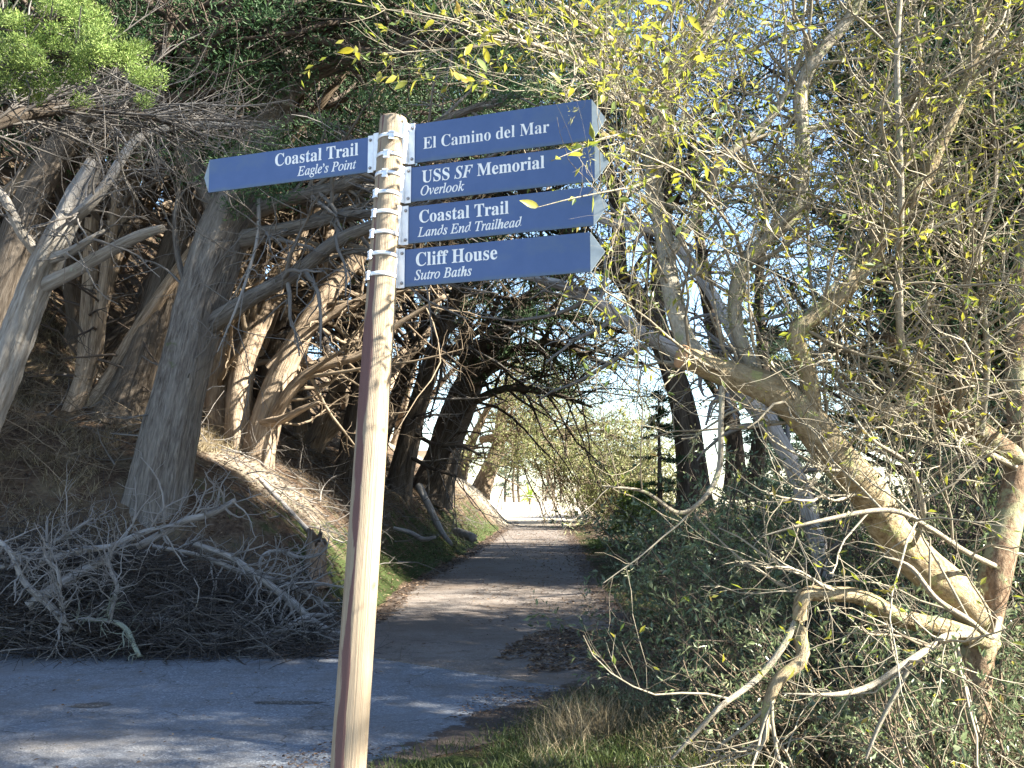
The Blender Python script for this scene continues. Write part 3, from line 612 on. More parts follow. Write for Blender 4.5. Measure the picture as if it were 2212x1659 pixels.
tree_proto('oneB', CM, h=13, lean=(0.12, 0.0), nst=2, spread=0.14, crown=0.40, seed=24, rbase=0.30, limbs=30, dead=30, twig=3)
tree_proto('umbrella', CM, h=13, lean=(0.22, 0.0), nst=2, spread=0.22, crown=0.50, seed=26, rbase=0.28, limbs=40, dead=30, twig=3, fol=36, clump=0.36, limbL=0.36, fper=1.1)
tree_proto('column', CM, h=14, lean=(0.0, 0.0), nst=1, spread=0.02, crown=0.14, seed=27, wig=0.03, rbase=0.34, limbs=120, dead=14, twig=2, fol=22, fsize=0.13, clump=0.40, limbL=0.13, fper=1.3)
tree_proto('highcrown', CM, h=14, lean=(0.0, 0.0), nst=1, spread=0.02, crown=0.52, seed=28, wig=0.03, lt0=0.54, rbase=0.30, limbs=70, dead=3, twig=2, fol=24, fsize=0.13, clump=0.40, limbL=0.15, fper=1.6)  # crown lifted to shade the path and pass sun beneath
tree_proto('denseA', CM, h=10, lean=(-0.05, 0.0), nst=2, spread=0.16, crown=0.16, seed=25, rbase=0.24, limbs=44, dead=14, twig=3, fol=32, clump=0.36, fper=1.3)

# ------------------------------------------------------------------ cypress wood on the bank (left)
LEFT = [('fanA', -6.6, 14.6, 0, 0.85, 'tan multi-stemmed cypress just behind the leaning grey trunk'),
        ('fanB', -9.6, 13.2, 20, 0.95, 'multi-stemmed cypress high on the bank behind the broken grey snag'),
        ('fanA', -6.2, 19.5, -25, 1.0, 'fan-shaped cypress on the bank behind the sunlit clump'),
        ('fanB', -9.2, 19.0, 10, 1.05, 'cypress with four splayed stems further up the bank at left'),
        ('oneB', -12.5, 17.0, 0, 1.1, 'tall dark cypress at the far left of the wood'),
        ('fanB', -4.9, 23.0, -10, 0.95, 'cypress on the bank seen just left of the signpost'),
        ('fanA', -8.6, 25.0, 35, 1.1, 'fan-shaped cypress deep in the wood behind the leaning trunk'),
        ('oneB', -12.0, 24.5, 60, 1.15, 'tall twin-stemmed cypress deep in the wood at left'),
        ('oneA', -16.0, 21.0, 0, 1.2, 'single-stemmed cypress on the upper slope at far left'),
        ('fanB', -5.2, 31.0, 15, 1.0, 'cypress on the bank behind the dark leaning trail-side tree'),
        ('oneA', -8.5, 33.0, 10, 1.15, 'leaning cypress high behind the signs'),
        ('oneB', -14.0, 32.0, 0, 1.2, 'tall cypress at the back of the wood on the slope'),
        ('fanA', -4.9, 40.0, 0, 0.9, 'far cypress clump leaning over the sunlit bank'),
        ('oneB', -10.0, 42.0, 120, 1.2, 'farthest tall cypress on the left slope'),
        ('umbrella', -7.4, 16.6, 10, 1.0, 'wide-crowned cypress whose dark foliage hangs above the left sign'),
        ('umbrella', -10.5, 15.2, -30, 1.0, 'wide-crowned cypress at the upper left behind the snag'),
        ('umbrella', -5.6, 21.0, 40, 1.0, 'wide-crowned cypress whose dark canopy shows above the post'),
        ('umbrella', -9.5, 28.0, 0, 1.2, 'wide-crowned cypress far back in the wood'),
        ('umbrella', -3.6, 27.0, -20, 1.0, 'wide-crowned cypress whose canopy spreads above the upper right sign'),
        ('denseA', -9.0, 30.5, 10, 1.1, 'dense dark cypress low on the slope behind the sunlit clump'),
        ('denseA', -13.0, 28.0, 50, 1.1, 'dense dark cypress on the slope behind the leaning trunk'),
        ('denseA', -14.5, 19.5, 90, 1.0, 'dense dark cypress at the left frame edge behind the snag'),
        ('denseA', -6.0, 36.0, 140, 1.0, 'dense dark cypress behind the slim trail-side cypress'),
        ('denseA', -18.0, 29.0, 200, 1.3, 'dense dark cypress high up at the left back of the wood'),
        ('denseA', -11.5, 37.0, 260, 1.3, 'dense dark cypress at the top of the slope behind the post'),
        ('umbrella', -15.0, 26.0, 80, 1.3, 'large spreading cypress on the upper slope at left')]
for k, x, y, r, s_, lab in LEFT: plant_tree(k, 'cypress_tree', lab, 'tree', x, y, r, s_, 'cypress trees in the wood on the bank')


def canopy_tree(label, x, y, pts, rads, ells, ncl, seed, mat=None, size=.10, per=36, crad=(.26, .5)):
    """cypress whose crown is a set of flattened foliage masses carried by long limbs"""
    rng = np.random.default_rng(seed); z0 = gz(x, y); t = thing('canopy_cypress', label, 'tree', (x, y, z0), 'cypresses whose crowns roof the trail')
    P0 = np.vstack([[x, y, z0 - .2], pts]); g = Geo(); a, b = trunk(g, P0, A(*rads), k=22, n=60, flute=.09, flare=.3, rng=rng); g.build('trunk', M['cyp'], t)
    w_ = np.array([e[3] * e[4] for e in ells]); ei = rng.choice(len(ells), ncl, p=w_ / w_.sum()); E = np.array(ells)[ei]
    o = nrm(rng.normal(size=(ncl, 3))) * rng.uniform(0, 1, (ncl, 1)) ** .4; cen = E[:, :3] + o * E[:, 3:]
    br = Geo(); n1 = 46; tg = cen[rng.choice(ncl, n1)]; i0 = rng.integers(int(len(a) * .45), len(a), n1); st = a[i0]; s_ = np.linspace(0, 1, 10)[None, :, None]
    lp_ = st[:, None] * (1 - s_) + tg[:, None] * s_ + np.sin(s_ * 3.14) * A(0, 0, -.5) * rng.uniform(0, 1, (n1, 1, 1)) + rng.normal(size=(n1, 10, 3)).cumsum(1) * .07 * np.sin(s_ * 3.14)
    lr_ = np.linspace(1, .2, 10)[None] * rng.uniform(.05, .09, (n1, 1)); tubes(br, lp_, lr_, 6)
    s1, r1, _ = spawn(lp_, lr_, 260, .3, 1, (48, 18), (1.1, .45), 7, .2, (0, 0, 0), .45, .025, .3, rng); tubes(br, s1, r1, 4)
    s2, r2, _ = spawn(s1, r1, 1000, .2, 1, (48, 18), (.45, .2), 4, .25, (0, 0, -.03), .6, .010, .4, rng); tubes(br, s2, r2, 3); br.build('branchwork', M['tw_dark'], t, kind='stuff')
    g = Geo(); tufts(g, cen, rng.uniform(*crad, ncl), per, size, .5, .3, rng); g.build('foliage', mat or M['fol'], t, sm=False, kind='stuff')
canopy_tree('overhanging cypress whose dark crown fills the space above the left sign', -5.9, 14.4, A([-5.6, 14.5, 3.6], [-5.0, 14.6, 6.0], [-4.2, 14.8, 8.2], [-3.4, 15, 9.8]), [.3, .25, .2, .15, .06], [(-3.6, 15.0, 8.3, 2.7, 2.0, 1.4), (-.9, 15.4, 8.5, 2.3, 1.8, 1.2), (-5.6, 15.2, 9.0, 2.0, 2.0, 1.4)], 620, 141)
canopy_tree('overhanging cypress with a dark crown above the top of the post', -7.4, 17.6, A([-6.8, 17.7, 5.0], [-5.8, 17.9, 7.5], [-4.6, 18.2, 9.6], [-3.0, 18.6, 11]), [.3, .25, .2, .15, .06], [(-5.2, 18.0, 9.6, 2.8, 2.2, 1.7), (-1.7, 18.6, 9.6, 2.7, 2.2, 1.4), (-3.4, 18.3, 11.4, 3, 2, 1.2)], 640, 142)
canopy_tree('overhanging cypress with a dark crown above the upper right sign', -3.6, 21.4, A([-3.0, 21.3, 5.5], [-2.0, 21.2, 8.5], [-.8, 21, 10.8], [.6, 20.8, 12]), [.3, .25, .2, .15, .06], [(-1.0, 21.0, 10.3, 2.8, 2.2, 1.6), (1.9, 20.6, 10.4, 2.2, 2.0, 1.3), (.4, 20.8, 12.4, 3, 2, 1.2)], 560, 143)
canopy_tree('dark overhanging cypress behind the bare twigs at the upper left', -9.4, 13.4, A([-9.0, 13.5, 5.6], [-8.4, 13.6, 7.4], [-7.8, 13.7, 8.8], [-7.2, 13.8, 10]), [.28, .23, .18, .13, .06], [(-7.2, 13.7, 7.9, 2.2, 1.6, 1.6), (-9.4, 14.4, 8.6, 2.2, 1.6, 1.8), (-7.6, 14.2, 10.2, 2.4, 1.6, 1.2)], 560, 144)
canopy_tree('overhanging cypress whose dark boughs droop into the top edge above the signs', -7.0, 12.3, A([-6.6, 12.3, 4.2], [-6.0, 12.3, 6.0], [-4.6, 12.3, 7.6], [-2.6, 12.4, 8.6], [-.4, 12.6, 9.0]), [.26, .22, .19, .16, .12, .05], [(-4.2, 12.2, 7.6, 1.9, 1.2, 1.0), (-1.9, 12.4, 8.0, 1.9, 1.2, .9), (.4, 12.6, 8.2, 1.7, 1.2, .9), (-5.6, 12.6, 8.0, 1.6, 1.2, 1.0)], 800, 145, None, .08, 44, (.2, .4))

# big leaning grey cypress by the brush pile
rg = np.random.default_rng(31)
b0 = P(335, 1150, 12.6)
t = thing('leaning_cypress', 'big grey ridged cypress trunk leaning right above the brush pile', 'tree', b0)
tp_ = PT([(325, 1185, 12.6), (338, 1100, 12.6), (362, 960, 12.6), (392, 820, 12.7), (425, 680, 12.8), (470, 540, 12.9), (515, 430, 13.0), (555, 320, 13.1), (610, 180, 13.3), (660, 30, 13.5), (720, -160, 13.8), (780, -330, 14)])
tr0 = A(.37, .335, .325, .32, .325, .345, .36, .29, .24, .19, .13, .07)
g = Geo(); mp_, mr_ = trunk(g, tp_, tr0, k=48, n=150, flute=0.10, flare=0.28, rng=rg, rough=0.02); g.build('trunk', M['cyp_grey'], t)
limbs_ = [([(455, 700, 12.75), (540, 645, 12.5), (640, 590, 12.2), (730, 520, 12.0), (830, 478, 11.8), (960, 430, 11.6)], [.13, .11, .10, .09, .07, .03]),
          ([(505, 520, 12.9), (600, 500, 12.7), (690, 478, 12.5), (790, 462, 12.3), (900, 470, 12.2)], [.13, .10, .08, .065, .03]),
          ([(520, 470, 13), (620, 430, 12.7), (740, 400, 12.5), (860, 330, 12.3), (960, 260, 12.2), (1120, 200, 12.1)], [.12, .10, .09, .08, .06, .03]),
          ([(500, 500, 13), (440, 400, 13.3), (400, 300, 13.5), (370, 180, 13.8), (350, 40, 14), (330, -120, 14)], [.16, .13, .11, .09, .07, .04]),
          ([(590, 240, 13.2), (700, 150, 12.8), (840, 100, 12.5), (980, 40, 12.3), (1150, -20, 12)], [.12, .10, .08, .06, .03]),
          ([(570, 300, 13.1), (640, 250, 13), (700, 262, 12.9), (760, 310, 12.8)], [.07, .05, .04, .02]),
          ([(425, 690, 12.6), (385, 560, 12.7), (378, 470, 12.7), (392, 380, 12.7)], [.05, .04, .03, .015]),
          ([(560, 430, 12.8), (555, 520, 12.5), (520, 640, 12.3), (470, 760, 12.2)], [.03, .022, .018, .008])]
LP = []
for pts, rr_ in limbs_:
    g = Geo(); a, b = trunk(g, PT(pts), A(*rr_), k=14, n=40, flute=0.06, rng=rg); g.build('limb', M['cyp_grey'] if rr_[0] > .04 else M['dead'], t); LP.append((a, b))
lp = np.array([a for a, b in LP]); lr = np.array([b for a, b in LP])
g = Geo(); s1, r1, _ = spawn(lp, lr, 130, 0.15, 1.0, (55, 18), (1.3, .5), 8, .2, (0, 0, 0), .5, .035, .3, rg); tubes(g, s1, r1, 5)
s2, r2, _ = spawn(s1, r1, 900, 0.2, 1.0, (48, 18), (.55, .2), 5, .22, (0, 0, 0), .6, .014, .4, rg); tubes(g, s2, r2, 3)
s4, r4, _ = spawn(mp_[None, 10:100], mr_[None, 10:100], 26, 0.1, 1, (80, 15), (.7, .3), 6, .2, (0, 0, .02), .2, .02, .3, rg); tubes(g, s4, r4, 4)
g.build('branchwork', M['tw_grey'], t, kind='stuff')
g = Geo(); cen, _ = along(s1, 420, .5, 1, rg); cen = cen[cen[:, 2] > 6.2]
c2 = np.vstack([P(u, v, 12.3) + rg.normal(size=3) * A(.35, .3, .1) for u, v in ((430, 330), (520, 360), (600, 330), (470, 310), (560, 400), (600, 425), (540, 430), (660, 300), (500, 345), (440, 355), (620, 300)) for _ in range(5)])
cen = np.vstack([cen, c2]); tufts(g, cen, rg.uniform(.18, .34, len(cen)), 80, .07, .5, .3, rg); g.build('foliage', M['fol'], t, sm=False, kind='stuff')

# grey broken snag at the left edge
b0 = P(-95, 1120, 8.4); t = thing('broken_snag', 'bare grey snag with broken limbs at the left edge of the photo', 'tree', b0)
g = Geo(); a, b = trunk(g, PT([(-120, 1180, 8.4), (-60, 960, 8.4), (0, 820, 8.4), (45, 700, 8.4), (88, 590, 8.4), (135, 490, 8.4), (170, 420, 8.5), (200, 360, 8.5)]), A(.20, .175, .15, .14, .135, .12, .11, .08), k=36, n=90, flute=.09, jag=.9, rng=rg); g.build('trunk', M['snag'], t)
SN_ = []
for pts, rr_ in (([(85, 620, 8.4), (150, 590, 8.3), (230, 545, 8.2), (300, 510, 8.1), (352, 492, 8.05)], [.075, .06, .055, .05, .035]),
                 ([(100, 575, 8.4), (80, 545, 8.35), (45, 500, 8.2), (10, 430, 8.1), (-30, 380, 8.1)], [.055, .05, .045, .04, .02]),
                 ([(110, 560, 8.35), (150, 545, 8.2), (190, 520, 8.1), (225, 497, 8.1)], [.05, .04, .03, .012]),
                 ([(150, 470, 8.4), (220, 410, 8.5), (300, 300, 8.7), (420, 270, 8.8), (545, 275, 8.8)], [.05, .045, .04, .03, .015]),
                 ([(150, 480, 8.4), (195, 440, 8.3), (230, 400, 8.3)], [.06, .05, .03])):
    g = Geo(); a, b = trunk(g, PT(pts), A(*rr_), k=14, n=36, flute=.06, jag=.8, rng=rg); g.build('limb', M['snag'], t); SN_.append((a, b))
g = Geo(); s1, r1, _ = spawn(np.array([x for x, _ in SN_[1:]]), np.array([x for _, x in SN_[1:]]), 70, .2, 1, (55, 18), (.5, .2), 7, .22, (0, 0, 0), .4, .012, .3, rg); tubes(g, s1, r1, 4)
s2, r2, _ = spawn(s1, r1, 260, .2, 1, (50, 18), (.2, .1), 4, .25, (0, 0, 0), .6, .005, .5, rg); tubes(g, s2, r2, 3); g.build('branchwork', M['tw_grey'], t, kind='stuff')

# sunlit cypress clump on the mound
b0 = P(545, 1000, 17); t = thing('sunlit_cypress', 'sunlit cypress with many splayed tan stems on the dirt mound', 'tree', b0)
ST = [([(520, 1010, 17), (515, 900, 17), (530, 780, 17.2), (580, 650, 17.5), (640, 520, 17.8), (690, 380, 18), (730, 220, 18), (760, 60, 18)], .26),
      ([(550, 1010, 16.9), (575, 900, 16.9), (620, 780, 17), (690, 660, 17.2), (770, 560, 17.5), (880, 440, 17.8), (1000, 320, 18), (1130, 200, 18)], .25),
      ([(480, 985, 17.2), (470, 860, 17.4), (490, 740, 17.6), (540, 620, 18), (570, 480, 18.3), (590, 300, 18.6), (600, 120, 18.8)], .24),
      ([(560, 990, 17.1), (600, 860, 17.3), (650, 740, 17.6), (700, 600, 18), (720, 450, 18.5), (745, 300, 18.8), (760, 100, 19)], .20),
      ([(575, 930, 16.8), (640, 830, 16.6), (700, 790, 16.5), (780, 765, 16.4), (860, 700, 16.3), (960, 640, 16.2)], .12),
      ([(585, 800, 17), (680, 700, 17), (780, 650, 17), (900, 600, 17), (1020, 560, 17)], .13),
      ([(560, 915, 16.8), (610, 905, 16.5), (650, 885, 16.3), (690, 868, 16.2)], .085)]
LP = []
for pts, r0 in ST:
    n = len(pts); rr_ = r0 * np.linspace(1, .28 if r0 > .1 else .4, n); g = Geo(); a, b = trunk(g, PT(pts), rr_, k=22, n=60, flute=.10, flare=.25 if r0 > .15 else 0, rng=rg, jag=.6); g.build('trunk' if r0 > .15 else 'limb', M['cyp_tan'], t); LP.append((a, b))
lp = np.array([a for a, b in LP]); lr = np.array([b for a, b in LP])
g = Geo(); s1, r1, _ = spawn(lp, lr, 110, .12, 1, (60, 18), (1.9, .8), 8, .17, (0.02, 0, .02), .4, .06, .3, rg, bias=(0.5, -0.2, 0)); tubes(g, s1, r1, 5)
s2, r2, _ = spawn(s1, r1, 700, .2, 1, (50, 18), (.6, .25), 5, .22, (0, 0, 0), .6, .02, .4, rg); tubes(g, s2, r2, 4)
s3, r3, _ = spawn(s2, r2, 1600, .2, 1, (50, 18), (.3, .1), 4, .25, (0, 0, -.02), .6, .008, .5, rg); tubes(g, s3, r3, 3); g.build('branchwork', M['tw_tan'], t, kind='stuff')
g = Geo(); cen, _ = along(s2, 700, .5, 1, rg); cen = cen[cen[:, 2] > 8.0]; tufts(g, cen, rg.uniform(.2, .4, len(cen)), 60, .085, .5, .3, rg); g.build('foliage', M['fol'], t, sm=False, kind='stuff')

def traced_tree(name, label, base, stems, mat, tmat, fmat, ns1, ns2, L1, L2, fcut, nf, fsize=.12, bias=None, seed=1, k=20, smin=None, trop=(0, 0, 0), ft=.5, clump=(.2, .4), flat=.5, per=50, flare=.3):
    rng = np.random.default_rng(seed); t = thing(name, label, 'tree', base); LP = []
    for pts, rr_, nm in stems:
        g = Geo(); a, b = trunk(g, PT(pts), np.interp(np.linspace(0, 1, len(pts)), np.linspace(0, 1, len(rr_)), rr_), k=k, n=56, flute=.09, flare=flare if nm == 'trunk' else 0, rng=rng, jag=.3); g.build(nm, mat, t); LP.append((a, b))
    lp = np.array([a for a, b in LP]); lr = np.array([b for a, b in LP]); g = Geo()
    s1, r1, _ = spawn(lp, lr, ns1, .2, 1, (58, 18), (L1, L1 * .4), 8, .16, trop, .45, .05, .3, rng, bias=bias)
    if smin: kk = s1[..., 2].min(1) > smin; s1, r1 = s1[kk], r1[kk]
    tubes(g, s1, r1, 5)
    s2, r2, _ = spawn(s1, r1, ns2, .2, 1, (48, 18), (L2, L2 * .4), 5, .2, trop, .6, .016, .4, rng); tubes(g, s2, r2, 3); g.build('branchwork', tmat, t, kind='stuff')
    if nf:
        g = Geo(); cen, _ = along(s2, nf, ft, 1, rng); cen = cen[fcut(cen)]; tufts(g, cen, rng.uniform(*clump, len(cen)), per, fsize, flat, .3, rng); g.build('foliage', fmat, t, sm=False, kind='stuff')
    return t
traced_tree('dark_cypress', 'dark cypress leaning over the trail with a wide drooping crown', P(935, 1070, 27),
    [([(925, 1085, 27), (950, 1010, 27), (985, 900, 27), (1030, 800, 27), (1090, 700, 27), (1150, 640, 27), (1230, 590, 26.5)], [.52, .42, .40, .36, .30, .22, .12], 'trunk'),
     ([(1010, 840, 27), (1090, 770, 26.5), (1180, 740, 26), (1270, 770, 25.5), (1330, 800, 25)], [.18, .14, .11, .08, .04], 'limb'),
     ([(1000, 880, 27), (1090, 840, 26.5), (1190, 850, 26), (1280, 880, 25.5)], [.12, .10, .07, .03], 'limb'),
     ([(1060, 740, 27), (1160, 680, 26), (1260, 690, 25.5), (1350, 720, 25)], [.16, .13, .09, .04], 'limb'),
     ([(1000, 860, 27), (1010, 760, 27.5), (1000, 650, 28), (1020, 520, 28), (1080, 400, 28)], [.25, .2, .16, .12, .05], 'limb')],
    M['cyp'], M['tw_dark'], M['fol'], 150, 1000, 2.3, .8, lambda c: (c[:, 2] > 4.0) & (c[:, 0] > -2.6), 1000, .09, (0.7, -0.2, 0), 41, clump=(.22, .45), per=32, trop=(0.02, 0, -0.01))
traced_tree('slim_cypress', 'slimmer cypress with bare side branches just right of the post', P(865, 1070, 24),
    [([(855, 1090, 24), (870, 1010, 24), (895, 900, 24), (930, 790, 24), (960, 700, 24), (1000, 600, 24), (1040, 480, 24), (1080, 330, 24)], [.34, .28, .25, .23, .20, .16, .12, .06], 'trunk'),
     ([(925, 800, 24), (990, 745, 23.7), (1050, 700, 23.5), (1080, 640, 23.4)], [.09, .085, .07, .045], 'limb'),
     ([(885, 930, 24), (940, 960, 23.5), (1000, 965, 23.2), (1040, 985, 23)], [.06, .05, .04, .02], 'limb'),
     ([(875, 980, 24), (930, 1010, 23.5), (990, 1030, 23)], [.06, .05, .03], 'limb'),
     ([(915, 620, 22), (930, 670, 22), (955, 720, 22), (950, 820, 22), (925, 910, 22)], [.03, .04, .04, .03, .015], 'limb')],
    M['cyp'], M['tw_grey'], M['fol'], 90, 500, 1.6, .6, lambda c: c[:, 2] > 6.0, 500, .085, (0.6, -0.1, 0), 42)
traced_tree('trailside_tree', 'tan tree at the tunnel end with a long branch arching over the trail', P(1040, 1060, 45),
    [([(1035, 1072, 45), (1055, 1020, 45), (1075, 965, 45), (1085, 900, 45), (1100, 800, 45)], [.42, .36, .30, .26, .14], 'trunk'),
     ([(990, 1045, 46), (1005, 990, 46), (1030, 930, 46), (1070, 850, 46)], [.32, .26, .2, .1], 'trunk'),
     ([(1040, 950, 45), (1110, 935, 44), (1200, 935, 43), (1260, 960, 42), (1300, 1000, 41)], [.17, .14, .12, .08, .03], 'limb'),
     ([(1060, 950, 45), (1150, 950, 43), (1190, 985, 42), (1240, 1015, 41)], [.12, .10, .08, .03], 'limb')],
    M['cyp_tan'], M['tw_tan'], M['fol_pale'], 150, 1400, 3.6, 1.2, lambda c: (c[:, 2] > 2.7), 1500, .15, (0.5, 0, 0), 43, trop=(0.01, 0, -.05), clump=(.3, .6), flat=1.0, per=30)
traced_tree('arching_cypress', 'dark trunk right of the trail curving up over it behind the signs', P(1500, 1020, 21),
    [([(1505, 1100, 21), (1495, 1000, 21), (1470, 860, 21), (1430, 740, 21), (1375, 640, 21), (1310, 570, 21), (1240, 510, 21), (1150, 430, 21), (1060, 330, 21)], [.30, .27, .26, .25, .23, .20, .17, .12, .06], 'trunk'),
     ([(1440, 760, 21), (1420, 640, 21.5), (1430, 480, 22), (1450, 300, 22), (1440, 100, 22)], [.16, .15, .13, .10, .05], 'limb'),
     ([(1340, 590, 21), (1330, 440, 20.5), (1290, 280, 20), (1250, 100, 20), (1220, -80, 20)], [.15, .13, .11, .08, .04], 'limb'),
     ([(1290, 550, 21), (1200, 520, 20), (1080, 540, 19.5), (980, 600, 19)], [.12, .10, .08, .03], 'limb')],
    M['cyp'], M['tw_dark'], M['fol'], 170, 1300, 2.6, .8, lambda c: (c[:, 2] > 6.0) & ~((c[:, 0] > 2.4) & (c[:, 0] < 4.9) & (c[:, 2] < 8.2)), 1300, .09, None, 44, smin=5.6, clump=(.22, .45), per=28)
traced_tree('twin_trunk_tree', 'thin dark trunks standing against the sky right of the trail', P(1600, 1000, 26),
    [([(1590, 1080, 26), (1585, 950, 26), (1560, 800, 26), (1530, 650, 26), (1510, 500, 26), (1500, 300, 26)], [.28, .24, .21, .18, .14, .06], 'trunk'),
     ([(1625, 1080, 26.5), (1640, 950, 26.5), (1650, 800, 26.5), (1640, 620, 26.5), (1660, 400, 26.5)], [.22, .19, .16, .12, .05], 'trunk'),
     ([(1580, 900, 26), (1500, 780, 25.5), (1450, 720, 25), (1400, 690, 25)], [.10, .08, .06, .03], 'limb')],
    M['cyp'], M['tw_dark'], M['fol'], 60, 300, 1.6, .6, lambda c: c[:, 2] > 8.4, 420, .09, None, 45, smin=5.0, per=50)
traced_tree('dead_limb_tree', 'pale dead tree whose bare grey limb slants down behind the signs', P(1800, 1290, 8),
    [([(1830, 1570, 8), (1805, 1400, 8), (1770, 1180, 8), (1700, 980, 8), (1600, 850, 8), (1480, 772, 7.9), (1380, 715, 7.8), (1290, 655, 7.7), (1210, 615, 7.6), (1120, 597, 7.5)], [.07, .07, .07, .068, .066, .062, .056, .05, .04, .012], 'trunk'),
     ([(1700, 980, 8), (1620, 800, 8.2), (1540, 640, 8.4), (1460, 530, 8.4), (1400, 495, 8.3), (1310, 478, 8.2), (1230, 440, 8.2)], [.05, .05, .05, .05, .05, .04, .012], 'limb')],
    M['dead'], M['tw_grey'], M['fol'], 40, 160, .6, .25, None, 0, .1, None, 46, 16, flare=0)

# canopy bough with foliage coloured as sunlit, top left, on a tree standing outside the frame
t = thing('bright_cypress_bough', 'cypress with bright green sunlit foliage at the top left corner', 'tree', (-4.9, 5.6, gz(-4.9, 5.6)))
g = Geo(); a, b = trunk(g, A([-4.9, 5.6, -0.1], [-4.75, 5.65, 1.5], [-4.5, 5.75, 3.0], [-4.2, 5.9, 4.6], [-3.8, 6.0, 6.5]), A(.24, .21, .19, .15, .08), k=24, n=60, rng=rg, flare=.3); g.build('trunk', M['cyp'], t)
BL = [([(-330, 340, 6.1), (-160, 230, 6.2), (0, 160, 6.2), (110, 120, 6.1), (215, 125, 6.0)], [.07, .06, .045, .03, .012]),
      ([(-330, 250, 6.0), (-150, 120, 6.1), (20, 50, 6.2), (160, 40, 6.3)], [.06, .05, .035, .012]),
      ([(-330, 380, 6.2), (-100, 300, 6.6), (80, 240, 7.0), (250, 240, 7.4), (400, 275, 7.6)], [.07, .06, .05, .035, .012])]
LP = []
for pts, rr_ in BL:
    g = Geo(); a, b = trunk(g, PT(pts), A(*rr_), k=12, n=40, rng=rg); g.build('limb', M['cyp'], t); LP.append((a, b))
g = Geo(); s1, r1, _ = spawn(np.array([LP[2][0]]), np.array([LP[2][1]]), 60, .3, 1, (40, 14), (.8, .3), 7, .14, (0, 0, .0), .5, .012, .3, rg); tubes(g, s1, r1, 4)
s2, r2, _ = spawn(s1, r1, 700, .1, 1, (40, 14), (.35, .12), 5, .18, (0, 0, .01), .6, .005, .4, rg); tubes(g, s2, r2, 3)
s5, r5, _ = spawn(np.array([x for x, _ in LP[:2]]), np.array([x for _, x in LP[:2]]), 90, .3, 1, (50, 15), (.4, .15), 5, .15, (0, 0, .05), .4, .01, .3, rg); tubes(g, s5, r5, 4)
g.build('branchwork', M['tw_grey'], t, kind='stuff')
cl = [(30, 30), (90, 20), (150, 15), (200, 25), (60, 70), (120, 65), (180, 70), (225, 60), (20, 100), (80, 100), (150, 105), (210, 110), (245, 95), (110, 130), (60, 150), (170, 140), (225, 135), (20, 150), (10, 185), (50, 180), (-30, 120), (-40, 40), (-60, 180), (255, 150), (290, 165), (280, 125), (130, -20), (50, -20), (200, -15), (120, 165)]
g = Geo(); cc = np.array([P(u, v, 6.0) + rg.normal(size=3) * A(.07, .2, .05) for u, v in cl for _ in range(4)])
tufts(g, cc, rg.uniform(.045, .10, len(cc)), 250, .024, .75, .5, rg, .30); g.build('foliage', M['fol_sun'], t, sm=False, kind='stuff')

# ------------------------------------------------------------------ trees right of the trail and added shade trees, mostly outside the frame
RIGHT = [('denseA', 8.6, 18.2, 0, 0.85, 'dense dark cypress behind the willow, right of the trail'),
         ('denseA', 10.8, 10.3, 90, 0.7, 'dense dark cypress behind the right side of the willow'),
         ('oneB', 10.5, 20.0, 30, 0.95, 'tall dark cypress rising behind the willow'),
         ('denseA', 10.4, 24.5, 200, 0.9, 'dark cypress between the willow and the sky gap'),
         ('oneA', 13.5, 17.0, 150, 1.0, 'dark cypress at the right edge behind the willow'),
         ('denseA', 12.5, 24.0, 300, 1.0, 'farther dense cypress behind the willow at right')]
RIGHT += [('column', 8.4, 17.6, 90, 1.0, 'tall narrow dark cypress behind the pale upright willow stems'),
          ('column', 11.6, 16.2, 200, 1.05, 'narrow dark cypress behind the top right of the willow'),
          ('denseA', 11.2, 17.4, 20, 1.3, 'tall dense cypress rising behind the centre of the willow'),
          ('denseA', 9.4, 19.6, 110, 1.25, 'tall dense cypress far behind the middle of the willow'),
          ('column', 7.6, 16.4, 0, 0.75, 'narrow dark cypress behind the middle of the willow'),
          ('denseA', 8.6, 9.6, 30, 0.55, 'dense dark cypress close behind the reddish willow trunk'),
          ('denseA', 14.0, 21.0, 70, 1.1, 'dense dark cypress far behind the right edge of the willow')]
for k, x, y, r, s_, lab in RIGHT: plant_tree(k, 'cypress_tree', lab, 'tree', x, y, r, s_, 'dark cypresses right of the trail')
SHADE = [('highcrown', 9.0, 6.0, 0, 1.05, 'narrow shade cypress added off the right edge nearest the signpost'),
         ('highcrown', 9.3, 8.2, 70, 1.0, 'second narrow shade cypress added off the right edge, behind the willow'),
         ('column', 9.0, 9.6, 140, 1.05, 'third narrow shade cypress added off the right edge, level with the brush pile'),
         ('highcrown', 11.6, 6.8, 200, 1.2, 'narrow shade cypress added behind the row off the right edge'),
         ('column', 10.0, 17.4, 260, 1.25, 'tall narrow dark cypress added for shade at the right edge behind the willow'),
         ('highcrown', 12.8, 3.9, 90, 1.15, 'narrow high-crowned shade cypress added farthest off the right edge'),
         ('umbrella', 8.6, -2.8, 60, 0.8, 'wide-crowned shade cypress added behind the camera on the right')]
for k, x, y, r, s_, lab in SHADE:  # added to shade path and wood, leaving gaps for sun
    plant_tree(k, 'cypress_tree', lab, 'tree', x, y, r, s_, 'shade cypresses added along the right side')

